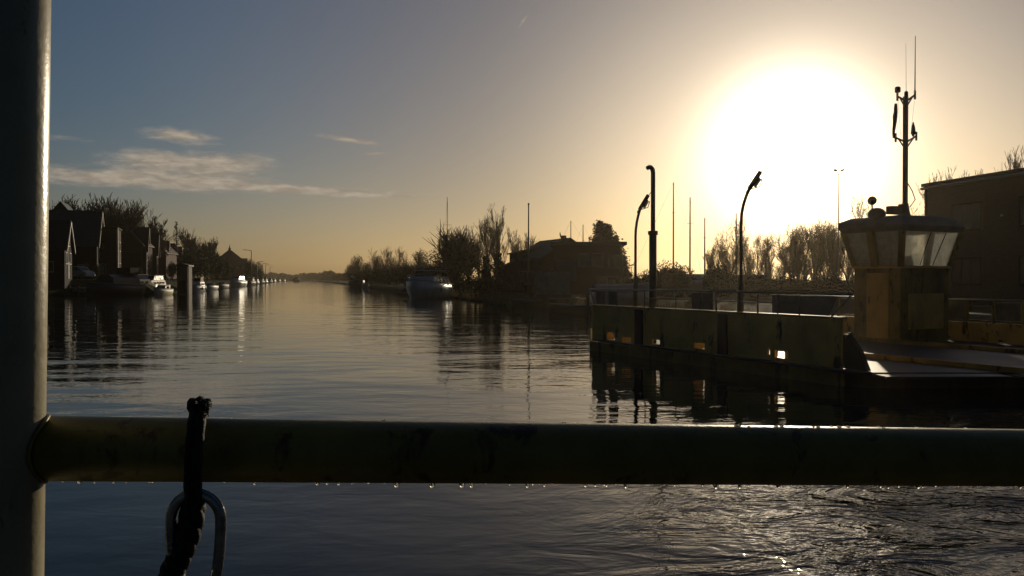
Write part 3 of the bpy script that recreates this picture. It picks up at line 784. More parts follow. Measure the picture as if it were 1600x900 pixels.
def house(label, loc, rz, L, W, eave, ridge, wall, roof, trim=None, front='gable', over=.35, wins=True, chim=(.6,), gable_m=None, name='house', dormer=None, sidewins=2, cat='house'):
    """front gable faces local +X, length L runs back along -X, ridge along X"""
    h = thing(name, label, cat, loc, rz); trim = trim or M_cream
    MB().prism([(-W / 2, -1.2), (W / 2, -1.2), (W / 2, eave), (0, ridge - .12), (-W / 2, eave)], -L, 0, 'x').build('wall', wall, h)
    sl = (ridge - eave) / (W / 2); k = 1 + over / (W / 2); rf = MB()
    for s in (-1, 1):
        y1 = s * (W / 2 + over); z1 = eave - over * sl
        th = .16; p = [(0, ridge), (y1, z1), (y1, z1 + th), (0, ridge + th)]
        if s > 0: p = p[::-1]
        rf.prism(p, -L - .25, .32, 'x')
    r = rf.build('roof', roof, h)
    for c in chim:
        MB().span((-L * c - .4, -.3, ridge - .6), (-L * c + .4, .3, ridge + .9)).build('chimney', wall, r)
    for s in (-1, 1):
        p = [(0, ridge - .28), (s * (W / 2 + over), eave - over * sl - .28), (s * (W / 2 + over), eave - over * sl + .02), (0, ridge + .02)]
        if s > 0: p = p[::-1]
        MB().prism(p, .33, .40, 'x').build('bargeboard', trim, h)
    if gable_m:
        g = W / 2 * .55; gz = ridge - (ridge - eave) * .55
        MB().prism([(-g, gz), (g, gz), (0, ridge - .3)], .01, .06, 'x').build('gable_panel', gable_m, h)
    if wins:
        window(h, (0.05, 0, eave + (ridge - eave) * .28), (1, 0, 0), min(1.5, W * .2), 1.4, trim, (2, 2))
        for y in (-W * .24, W * .24):
            window(h, (0, y, eave - 1.3), (1, 0, 0), 1.3, 1.4, trim, (2, 1))
            window(h, (0, y * 1.0, 1.5), (1, 0, 0), 1.5, 1.6, trim, (2, 1)) if eave > 4 else None
        d = MB().span((.0, -.5, 0), (.06, .5, 2.15)).build('door', M_gwood, h); MB().ball((.09, .38, 1.05), .05, 6).build('handle', M_steel, d)
        for i in range(sidewins):
            x = -L * (.25 + .5 * i / max(1, sidewins - 1)); window(h, (x, -W / 2, 1.5), (0, -1, 0), 1.3, 1.3, trim, (2, 1))
    if dormer:
        dx, dz, dw, dh = dormer; y = -W / 2 * (ridge - dz) / (ridge - eave)
        dm = MB().prism([(-dw / 2, dz - 1), (dw / 2, dz - 1), (dw / 2, dz + dh), (0, dz + dh + .9), (-dw / 2, dz + dh)], -1.6, 0, 'y'); dm.v = [(x + dx, yy + y + .4, z) for x, yy, z in dm.v]
        dm.build('dormer', wall, h)
    return h

RZ = math.atan2(.26, .966) + R(5)
def hx(px, off=29.0):                       # the row of fronts is parallel to the canal: distance for a picture column
    Y = off / ((800 - px) / F - .27); return xat(px, Y), Y
GZ = 2.1                                    # ground height of the left bank
def row_houses():
    x, y = hx(157); z = lambda py, Y: zat(py, Y) - GZ
    house('tall house with a green grey tiled roof and sunlit cream gable under the poplars', (x, y, GZ), RZ, 7.4, 8.5, z(373, y) - 1, z(331, y), M_black, M_gtile, M_cream, gable_m=M_cream, chim=(), sidewins=2)
    hh = house('pyramid-topped rear wing rising behind the green roofed house', (x - 7.2, y + 2.0, GZ), RZ - R(92), 6, 6.5, z(352, y) - .3, z(314, y), M_black, M_gtile, M_black, chim=(), wins=False)
    x, y = hx(107, 28.0)
    house('low dark house at the left edge with a white framed attic window in its gable', (x, y, GZ), RZ, 7.5, 6.0, z(388, y), z(346, y), M_black, M_tile, M_white, chim=(), sidewins=2)
    x, y = hx(84, 22.0)
    house('narrow cream plastered house beside the pale post, cut by the picture edge', (x - 1.5, y, GZ), RZ, 5, 5, z(400, y), z(384, y), M_cream, M_tile, M_cream, chim=(), sidewins=1)
    x, y = hx(186, 27.0)
    b = thing('brick_house', 'dark flat-topped brick house with a white downpipe on its corner', 'house', (x, y, GZ), RZ)
    hz = z(359, y)
    MB().span((-6.0, -3.5, -1.2), (0, 3.5, hz)).build('wall', M_brown, b)
    MB().span((-6.2, -3.7, hz), (.2, 3.7, hz + .22)).build('roof_edge', M_black, b)
    MB().tube([(.12, -3.45, .2), (.12, -3.45, hz)], .13, 8).build('downpipe', M_cream, b)
    for q in (-4.4, -2.2): window(b, (q, -3.5, 5.2), (0, -1, 0), 1.2, 1.4, M_black, (2, 1)); window(b, (q, -3.5, 1.6), (0, -1, 0), 1.3, 1.5, M_cream, (2, 1))
    for q in (-1.8, 1.6): window(b, (0, q, 5.2), (1, 0, 0), 1.2, 1.4); window(b, (0, q, 1.7), (1, 0, 0), 1.3, 1.6)
    x, y = hx(231)
    house('large dark roofed house whose narrow gable shows a white topped panel', (x, y, GZ), RZ, 8.8, 8.0, z(392, y), z(356, y), M_black, M_tile, M_cream, gable_m=M_white, chim=(.35, .8), sidewins=3)
    x, y = hx(240)
    house('slim gabled house directly behind the large dark roofed one', (x, y + 2, GZ), RZ, 7, 6.0, z(397, y), z(366, y), M_brown, M_tile, M_cream, chim=(), sidewins=1)
    x, y = hx(263)
    house('red brick house with two chimneys below the sparse larch', (x, y, GZ), RZ, 9.5, 8.5, z(398, y), z(377, y), M_brick, M_rtile, M_cream, chim=(.2, .85))
    x, y = hx(283)
    house('brown house with a pale gutter left of the dark garden trees', (x, y, GZ), RZ, 9, 8, z(404, y), z(386, y), M_brown, M_rtile, M_white, chim=(.5,))
    x, y = hx(300)
    house('low dark house half hidden by the garden trees', (x, y, GZ), RZ, 8, 8, z(412, y), z(394, y), M_black, M_tile, M_cream, chim=(.3,))
    for px, Y, pr_, pe, W_, w, rf, lb, an in ((132, 146, 338, 366, 8, M_black, M_tile, 'dark roof showing between the green roofed house and the poplars', 0), (203, 176, 349, 384, 9, M_brown, M_rtile, 'roof with a chimney rising behind the flat-topped brick house', 80), (218, 190, 358, 390, 8, M_black, M_tile, 'back row roof left of the large dark roofed house', 0),
                                          (250, 205, 371, 396, 8, M_brick, M_rtile, 'back row roof between the slim gable and the red brick house', 75), (272, 230, 381, 402, 8, M_brown, M_tile, 'back row roof right of the red brick house', 0)):
        house(lb, (xat(px, Y), Y, GZ), RZ + R(an), 8, W_, z(pe, Y), z(pr_, Y), w, rf, M_black, chim=(.4,) if px > 140 else (), sidewins=1)
    # the house with the pointed roof and finial
    x, y = hx(359, 27.0)
    v = thing('villa', 'villa with a steep pointed roof and finial at the far end of the houses', 'house', (x, y, GZ), RZ - R(55)); W = 12.0; e = z(413, y); t = z(391, y)
    MB().span((-W / 2, -W / 2, -1.2), (W / 2, W / 2, e)).build('wall', M_brown, v)
    r = MB().add([(-W / 2 - .6, -W / 2 - .6, e - .4), (W / 2 + .6, -W / 2 - .6, e - .4), (W / 2 + .6, W / 2 + .6, e - .4), (-W / 2 - .6, W / 2 + .6, e - .4), (-1.2, 0, t), (1.2, 0, t)], [(3, 2, 1, 0), (0, 1, 5, 4), (1, 2, 5), (2, 3, 4, 5), (3, 0, 4)]).build('roof', M_rtile, v)
    MB().lathe([(.7, 0), (.55, .9), (.7, 1.0), (.25, 1.6), (.12, 2.6), (.04, 3.2)], (0, 0, t - .3), 8).build('finial', M_tile, r)
    for q in (-3.5, 0, 3.5):
        window(v, (q, -W / 2, e - 1.6), (0, -1, 0), 1.8, 1.5, M_white, (2, 1)); window(v, (W / 2, q, e - 1.6), (1, 0, 0), 1.4, 1.5, M_white, (2, 1))
    window(v, (-3, -W / 2, 1.8), (0, -1, 0), 2.6, 1.6, M_white, (3, 1)); window(v, (3, -W / 2, 1.8), (0, -1, 0), 2.6, 1.6, M_white, (3, 1))
    x, y = hx(386, 27.0)
    house('hipped brown house just beyond the villa with the finial', (x, y, GZ), RZ, 11, 10, z(418, y), z(404, y), M_brown, M_rtile, M_white, chim=(.7,))
    for px, py, lb in ((404, 421, 'small far house behind the first white lamp post'), (428, 428, 'smallest far house where the left bank trees begin')):
        x, y = hx(px, 34.0); house(lb, (x, y, GZ - .2), RZ, 9, 9, z(py, y) * .6, z(py, y), M_brown, M_rtile, M_white, chim=(), sidewins=2)
row_houses()


def right_bank_buildings():
    G = .78
    # gabled house
    Y = 78.0; x = xat(848, Y)
    h = house('dark gabled house with a small chimney on the right bank behind the reeds', (x + 2.4, Y - 1, G), R(-68), 6.5, 5.6, zat(399, Y) - G - .3, zat(375, Y) - G, M_black, M_tile, M_black, chim=(), wins=False)
    MB().span((-1.4, -.2, zat(377, Y) - G), (-1.0, .2, zat(368, Y) - G)).build('chimney', M_brown, h)
    for q in (-1.3, 1.3): window(h, (0, q, 1.5), (1, 0, 0), 1.2, 1.3, M_ban, (2, 1))
    window(h, (0, 0, 3.1), (1, 0, 0), 1.0, .9, M_ban, (2, 1))
    window(h, (-3.2, -2.8, 1.4), (0, -1, 0), 1.6, 1.2, M_ban, (2, 1))
    # its lower wing on the left
    w_ = thing('lean_to', 'low dark lean-to shed against the left side of the gabled house', 'shed', (xat(808, Y + 2), Y + 2, G), R(8))
    t = zat(386, Y + 2) - G; lo = zat(416, Y + 2) - G
    MB().prism([(-1.2, -.6), (2.4, -.6), (2.4, t), (-.05, t - .55), (-.05, lo + .5), (-1.2, lo)], 0, 5, 'y').build('wall', M_black, w_)
    MB().prism([(-.3, t - .62), (2.5, t + .02), (2.5, t + .16), (-.3, t - .46)], -.25, 5.2, 'y').build('roof', M_tile, w_)
    window(w_, (.9, 0, 1.5), (0, -1, 0), 1.2, 1.0, M_ban, (2, 1))
    # flat-roofed clubhouse
    Y = 72.0; xa = xat(862, Y); xb = xat(978, Y)
    c = thing('clubhouse', 'wide flat roofed clubhouse with pale window panels left of the conifer', 'building', ((xa + xb) / 2, Y, G), R(-3)); W = xb - xa; t = zat(383, Y) - G
    MB().span((-W / 2 + .2, 0, -.6), (W / 2 - .5, 7, t)).build('wall', M_black, c)
    MB().span((-W / 2 - .1, -.35, t), (W / 2 + .05, 7.3, t + .28)).build('roof', M_tile, c, bevel=.02)
    MB().span((-W / 2 - 1.5, -1.2, -.6), (-W / 2 + 1.6, -.005, 1.9)).build('porch', M_ban, c)
    m_dull = mat('dull_grey_cladding', (.085, .085, .08), .7)
    MB().span((-W / 2 + .4, -.03, 1.1), (-W / 2 + 2.1, -.003, 3.0)).build('cladding', m_dull, c)
    for q in (-.4, .75): window(c, (q, 0, 2.9), (0, -1, 0), 1.0, 1.1, M_ban, (1, 1))
    window(c, (2.3, 0, 2.8), (0, -1, 0), 1.2, 1.1, M_ban, (2, 1)); window(c, (1.6, 0, .9), (0, -1, 0), 1.6, 1.1, M_ban, (2, 1))
    MB().span((W / 2 - .5, -.6, 1.5), (W / 2 + .5, 3, 1.68)).build('balcony', M_black, c)
    for q in (-.2, .2): MB().tube([(W / 2 + q * 2, -.5, 1.68), (W / 2 + q * 2, -.5, 2.3)], .03, 5).build('baluster', M_steel, c)
    MB().tube([(W / 2 - .5, -.5, 2.3), (W / 2 + .5, -.5, 2.3)], .03, 5).build('handrail', M_steel, c)
    d = MB(); p = Vector((-W / 2 + .7, .5, t + .28)); d.tube([p, p + Vector((0, 0, .35))], .03, 5); d.lathe([(.02, 0), (.2, .04), (.36, .12)], p + Vector((0, 0, .55)), 14, Matrix.Rotation(R(75), 3, 'Y') @ Matrix.Rotation(R(0), 3, 'X'))
    d.build('satellite_dish', M_dark, c)
    # brick building on the right behind the wheelhouse
    ax, ay = xat(1444, 44), 44.0; bx, by = xat(1600, 37.7), 37.7; dv = Vector((bx - ax, by - ay, 0)).normalized(); ang = math.atan2(dv.y, dv.x)
    b = thing('brick_building', 'long dark flat roofed brick building rising behind the ferry wheelhouse', 'building', (ax, ay, .7), ang); t = zat(292, 44) - .7
    MB().span((0, 0, -.7), (26, 12, t)).build('wall', M_brown, b); MB().span((-.12, -.12, t), (26.1, 12.1, t + .16)).build('roof_edge', M_black, b)
    for i, q in enumerate((3.0, 7.2, 11.4)):
        for zz in (1.7, 4.4):
            o = window(b, (q, 0, zz), (0, -1, 0), 1.9, 1.3, M_black, (3, 1))
    MB().span((1.1, -.05, 0), (2.0, -.003, 2.1)).build('door', M_black, b)
    MB().tube([(.3, -.1, 0), (.3, -.1, t)], .05, 6).build('downpipe', M_black, b)
    MB().tube([(0, -.2, t - .12), (26, -.2, t - .12)], .08, 6).build('gutter', M_steel, b)
    MB().tube([(9.3, -.1, 0), (9.3, -.1, t - .12)], .05, 6).build('downpipe', M_steel, b)
    MB().ball((5.3, -.12, 4.3), .07, 8).build('wall_lamp', M_lamp, b)
right_bank_buildings()


# ================================================================== boats, cars, posts
def hull_mb(L, B, fb, draft=.35, bow=.45, sheer=.35, n=12, stern=.85):
    mb = MB(); rows = []
    for i in range(n + 1):
        t = i / n; x = -L / 2 + L * t
        b = B / 2 * (stern + (1 - stern) * min(1, t / .35)) * (1 - max(0, (t - bow) / (1 - bow)) ** 2.3 * .985)
        z = fb * (1 + sheer * max(0, t - .2) ** 1.6); fl = .80 - .25 * max(0, t - .5)
        xx = x + (.0 if t < .7 else (t - .7) * L * .04)
        rows.append([(xx, -b, z), (xx, -b * 1.0, z * .55), (x, -b * fl, .02), (x - (t > .9) * L * .03, 0, -draft * (1 - max(0, t - .8) * 3)), (x, b * fl, .02), (xx, b, z * .55), (xx, b, z)])
    for r in rows: mb.v += r
    k = 7
    for i in range(n):
        for j in range(k - 1): a = i * k + j; mb.f.append((a, a + k, a + k + 1, a + 1))
        mb.f.append((i * k, i * k + k - 1, i * k + 2 * k - 1, i * k + k))
    mb.f.append(tuple(range(k))); mb.f.append(tuple(n * k + j for j in range(k))[::-1])
    return mb, rows

def boat(label, loc, rz, L=8, B=2.7, fb=1.0, hullm=None, cabm=None, style='cruiser', group=None, name=None, cat='boat', mast=None):
    hullm = hullm or M_gelc; cabm = cabm or M_gelc
    b = thing(name or {'cruiser': 'motor_cruiser', 'open': 'open_boat', 'barge': 'covered_barge', 'sail': 'sailing_boat'}[style], label, cat, loc, rz, group)
    h, rows = hull_mb(L, B, fb); hu = h.build('hull', hullm, b, True)
    g = MB()
    for s in (0, 6): g.tube([r[s] for r in rows], .04, 5)
    g.build('gunwale', M_ban if hullm is not M_gelc else M_steel, hu, True)
    if style == 'cruiser':
        x0, x1 = -L * .34, L * .22; w0, w1 = B * .42, B * .34; z0, z1 = fb * .95, fb + .75
        c = MB(); c.add([(x0, -w0, z0), (x1 + L * .10, -w0 * .8, z0), (x1 + L * .10, w0 * .8, z0), (x0, w0, z0), (x0 + .1, -w1, z1), (x1, -w1 * .9, z1), (x1, w1 * .9, z1), (x0 + .1, w1, z1)],
                        [(3, 2, 1, 0), (4, 5, 6, 7), (0, 1, 5, 4), (1, 2, 6, 5), (2, 3, 7, 6), (3, 0, 4, 7)]); c.build('cabin', cabm, b, bevel=.04)
        u0, u1, zz = -L * .30, L * .06, z1 + .62
        w = MB(); w.add([(u0, -w1 * .95, z1 + .002), (u1 + .5, -w1 * .85, z1 + .002), (u1 + .5, w1 * .85, z1 + .002), (u0, w1 * .95, z1 + .002), (u0 + .1, -w1 * .82, zz), (u1, -w1 * .75, zz), (u1, w1 * .75, zz), (u0 + .1, w1 * .82, zz)],
                        [(3, 2, 1, 0), (4, 5, 6, 7), (0, 1, 5, 4), (1, 2, 6, 5), (2, 3, 7, 6), (3, 0, 4, 7)]); w.build('windshield', M_glassd, b)
        MB().span((u0 - .1, -w1 * .9, zz), (u1 + .1, w1 * .9, zz + .08)).build('canopy', cabm, b, bevel=.02)
        for i in range(4):
            xx = x0 + (i + .6) * (x1 - x0) / 4.2
            for s in (-1, 1): MB().bar((xx, s * (w0 + w1) / 2 * 1.03, (z0 + z1) / 2), (xx + .55, s * (w0 + w1) / 2 * 1.01, (z0 + z1) / 2), .04, .26).build('side_window', M_glassd, b)
        r = MB(); rp = [(q[0][0], q[0][1] * .92, q[0][2] + .55) for q in rows[6:]] + [(q[6][0], q[6][1] * .92, q[6][2] + .55) for q in rows[6:][::-1]]
        r.tube(rp, .018, 5)
        for q in rows[6::2]:
            for s in (0, 6): r.tube([(q[s][0], q[s][1] * .92, q[s][2]), (q[s][0], q[s][1] * .92, q[s][2] + .55)], .014, 4)
        r.build('pulpit', M_steel, b, True)
        for i in (4, 8):
            for s in (0, 6): q = rows[i][s]; MB().lathe([(.03, -.3), (.09, -.2), (.09, .15), (.03, .25)], (q[0], q[1] * 1.06, q[2] * .55), 8).build('fender', M_ban, b, True)
    elif style == 'open':
        for x in (-L * .25, L * .05): MB().span((x, -B * .38, fb * .86), (x + .28, B * .38, fb * 1.02 + .03)).build('thwart', M_wood, b)
        MB().span((-L / 2 - .25, -.16, fb * .2), (-L / 2 + .02, .16, fb + .35)).build('outboard_motor', M_dark, b, bevel=.04)
        w = MB().add([(L * .12, -B * .36, fb), (L * .12, B * .36, fb), (L * .05, B * .30, fb + .5), (L * .05, -B * .30, fb + .5)], [(0, 1, 2, 3)]); w = w.build('windscreen', M_ban, b)
        w.modifiers.new('s', 'SOLIDIFY').thickness = .03
    elif style == 'barge':
        p = [(-B * .40, fb * .9), (B * .40, fb * .9), (B * .36, fb + .9), (B * .12, fb + 1.35), (-B * .12, fb + 1.35), (-B * .36, fb + .9)]
        MB().prism(p, -L * .40, L * .16, 'x').build('cover', M_hull, b, bevel=.05)
        MB().span((-L * .40, -B * .3, fb + 1.3), (-L * .22, B * .3, fb + 2.2)).build('wheelhouse', M_black, b, bevel=.04)
    if style == 'sail' or mast:
        mz = mast or 9
        MB().prism([(-L * .28, fb), (L * .2, fb + .1), (L * .1, fb + .45), (-L * .25, fb + .42)], -B * .28, B * .28, 'y').build('cabin', cabm, b, bevel=.04) if style == 'sail' else None
        m = MB().tube([(L * .08, 0, fb), (L * .08, 0, mz * .6), (L * .08, 0, mz)], [.075, .065, .045], 7).build('mast', M_pole, b, True)
        sw = .24 if name else .55; sp = MB().tube([(L * .08, -sw, mz * .72), (L * .08, sw, mz * .72)], .018, 5); sp.build('spreader', M_pole, m)
        MB().tube([(L * .08, 0, mz), (L * .47, 0, fb + .4)], .006, 4).build('forestay', M_dark, m)
        MB().tube([(L * .08, 0, mz), (-L * .48, 0, fb + .2)], .005, 4).build('backstay', M_dark, m)
    return b

def boats():
    AX = math.atan2(.966, -.26)             # along the canal, bow away
    Y = 92.0
    b = boat('white and grey motor cruiser moored bow-on at the right bank below the pollard willow', (xat(668, Y), Y, 0), math.atan2(-1, -.16), 11.0, 4.3, 1.6, M_blue, M_blue)
    # left bank
    def LB(px, Y, *a, **k): return boat(a[0], (xat(px, Y), Y, 0), *a[1:], **k)
    LB(176, 106, 'big black covered barge, the darkest and largest vessel off the left quay', AX + R(180 - 28), 9.0, 3.4, 1.35, M_hull, M_hull, style='barge')
    LB(207, 117, 'white cabin cruiser poking out beyond the bow of the black barge', AX + R(150), 7.5, 2.7, 1.3, M_gelc, M_cream)
    LB(236, 122, 'dark hulled cruiser with a pale wheelhouse two berths beyond the black barge', AX + R(165), 8, 2.8, 1.2, M_hull, M_cream)
    LB(253, 108, 'small white sloop with a bright cream stern lying alone in front of the dark cruiser', AX + R(170), 4.6, 1.7, .75, M_cream, M_cream, style='open')
    LB(309, 140, 'small pale motor boat just right of the boathouse', AX + R(175), 5.5, 2.1, .9, M_gelc, M_white)
    LB(329, 162, 'low white launch second to the right of the boathouse', AX + R(172), 5.5, 2.1, .8, M_gelc, M_white, style='open')
    LB(347, 190, 'grey launch half way between the boathouse and the bright white cruiser', AX + R(172), 6, 2.2, .9, M_ban, M_ban, style='open')
    LB(371, 238, 'brightest white cruiser at the foot of the villa with the finial', AX + R(165), 9, 3.2, 1.6, M_gelc, M_white)
    g = 'small boats far down the left bank'
    far = [(392, 290, 'dark cruiser first beyond the bright white cruiser', M_hull, 8), (399, 330, 'small white boat below the first tall lamp post', M_gelc, 6), (408, 380, 'low dark boat second beyond the lamp post', M_hull, 7),
           (414, 430, 'white boat in the middle of the far left row', M_gelc, 7), (422, 520, 'grey boat right of the middle of the far left row', M_ban, 8), (428, 600, 'white boat third from the far end of the left row', M_gelc, 8),
           (436, 740, 'black boat second from the far end of the left row', M_hull, 10), (444, 850, 'tiny pale boat farthest out in the left row', M_gelc, 9)]
    for px, Y, lb, m, L_ in far: LB(px, Y, lb, AX + R(175), L_, 2.8, 1.3, m, m if m is not M_hull else M_cream, group=g)
    LB(463, 700, 'dark work barge lying farthest down the canal off the tree line', AX + R(170), 12, 6, 2.0, M_hull, M_black, style='barge')
    # right bank beyond the cruiser
    LB(559, 232, 'black cruiser moored at the last dark trees of the right bank', AX + R(190), 9, 3.6, 1.8, M_hull, M_black)
    LB(572, 200, 'small white dinghy beside the black cruiser on the right bank', AX + R(190), 3.4, 1.5, .8, M_gelc, M_white, style='open')
    # near right bank, between willow and ferry
    for px, Y, lb, rz in ((840, 62, 'low dark rowing boat drawn up below the reeds', R(168)), (906, 51, 'rowing boat with a pale gunwale close to the ferry stern', R(163))):
        boat(lb, (xat(px, Y), Y, 0), rz, 3.8, 1.4, .42, M_hull, M_white, style='open')
    # sailing boats laid up behind the hedge, only their masts show
    for i, (px, py, Y, lb, fs) in enumerate([(1052, 285, 72, 'tallest bare yacht mast left of the sun, over the round hedge', 0), (1078, 308, 68, 'yacht mast with a slanting stay between the two round hedges', 1), (1101, 340, 70, 'short yacht mast nearest the curved floodlight pole', 0),
                                   (1150, 333, 74, 'yacht mast half hidden behind the floodlight pole in the glare', 0), (892, 345, 92, 'left one of the two thin masts above the clubhouse roof', 1), (911, 351, 90, 'right mast above the clubhouse roof, beside the conifer', 1)]):
        z0 = .78 + .35; x = xat(px, Y)
        b = boat(lb, (x, Y, z0), R(20 + 40 * i), 7.5, 2.4, .9, M_blue, M_gelc, style='sail', mast=zat(py, Y) - z0, name='sailing_boat')
        off = Vector((.08 * 7.5 * math.cos(R(20 + 40 * i)), .08 * 7.5 * math.sin(R(20 + 40 * i)), 0)); b.location = Vector(b.location) - off
        cr = MB()
        for q in (-2, 1.6):
            for s in (-.6, .6): cr.bar((q, s, -.40), (q, s * .7, .12), .09)
        cr.build('cradle', M_wood, b)
    b = boat('yacht with a crossed mast standing over the motor cruiser', (xat(699, 101), 101, 0), AX + R(180), 8, 2.6, 1.0, M_hull, M_hull, style='sail', mast=zat(308, 101))
    b.location.x -= .08 * 8 * math.cos(AX + R(180)); b.location.y -= .08 * 8 * math.sin(AX + R(180))
boats()

def car(label, loc, rz, m, kind='car', hgt=1.0):
    c = thing('parked_car', label, kind, loc, rz); L = 2.15; h = hgt
    pr = [(-L, .35), (-L, .85 * h), (-L + .15, .95 * h), (-L + .5, 1.42 * h), (-.1 + .2, 1.52 * h), (.55, 1.45 * h), (1.15, 1.0 * h), (L - .25, .85 * h), (L, .62), (L, .32), (-L, .32)][:-1]
    MB().prism(pr, -.84, .84, 'y').build('body', m, c, bevel=.07)
    MB().add([(.60, -.70, 1.41 * h), (1.12, -.74, 1.04 * h), (1.12, .74, 1.04 * h), (.60, .70, 1.41 * h)], [(0, 1, 2, 3)])
    ws = MB().bar((.64, 0, 1.415 * h), (1.15, 0, 1.03 * h), 1.42, .03); ws.build('windscreen', M_glassd, c)
    for s in (-1, 1):
        MB().prism([(-L + .55, .98 * h), (-L + .72, 1.36 * h), (.48, 1.38 * h), (.98, 1.0 * h)], s * .845, s * .86, 'y').build('side_window', M_glassd, c)
        MB().box((L - .02, s * .60, .68 * h), (.08, .34, .16)).build('headlight', M_lamp, c, bevel=.02)
        for x in (-1.3, 1.3):
            w = MB().tube([(x, s * .70, .33), (x, s * .88, .33)], .33, 14).build('wheel', M_dark, c); MB().tube([(x, s * .87, .33), (x, s * .895, .33)], .19, 10).build('rim', M_steel, w)
    MB().box((L + .01, 0, .52), (.04, .5, .12)).build('number_plate', M_white, c)
    return c

def lamp_post(label, px, ptop, Y, zb, arm=1.3, side=-1, group=None, name='street_lamp', r=.06):
    t = zat(ptop, Y) - zb; p = thing(name, label, 'street lamp', (xat(px, Y), Y, zb), 0, group)
    MB().tube([(0, 0, -.1), (0, 0, t * .5), (0, 0, t - .1)], [r * 1.3, r, r * .7], 7).build('pole', M_steel, p, True)
    for s in ((side,) if side else (-1, 1)):
        MB().tube([(0, 0, t - .15), (s * arm * .5, 0, t + .05), (s * arm, 0, t + .1)], r * .6, 5).build('arm', M_steel, p, True)
        hw = min(.7, arm * .7 + .1); h = MB().box((s * (arm + hw * .4), 0, t + .1 + (.12 if side == 0 else 0)), (hw, .28, .12), ry=-s * (.4 if side == 0 else 0)).build('lamp_head', M_ban, p, bevel=.04)
    return p

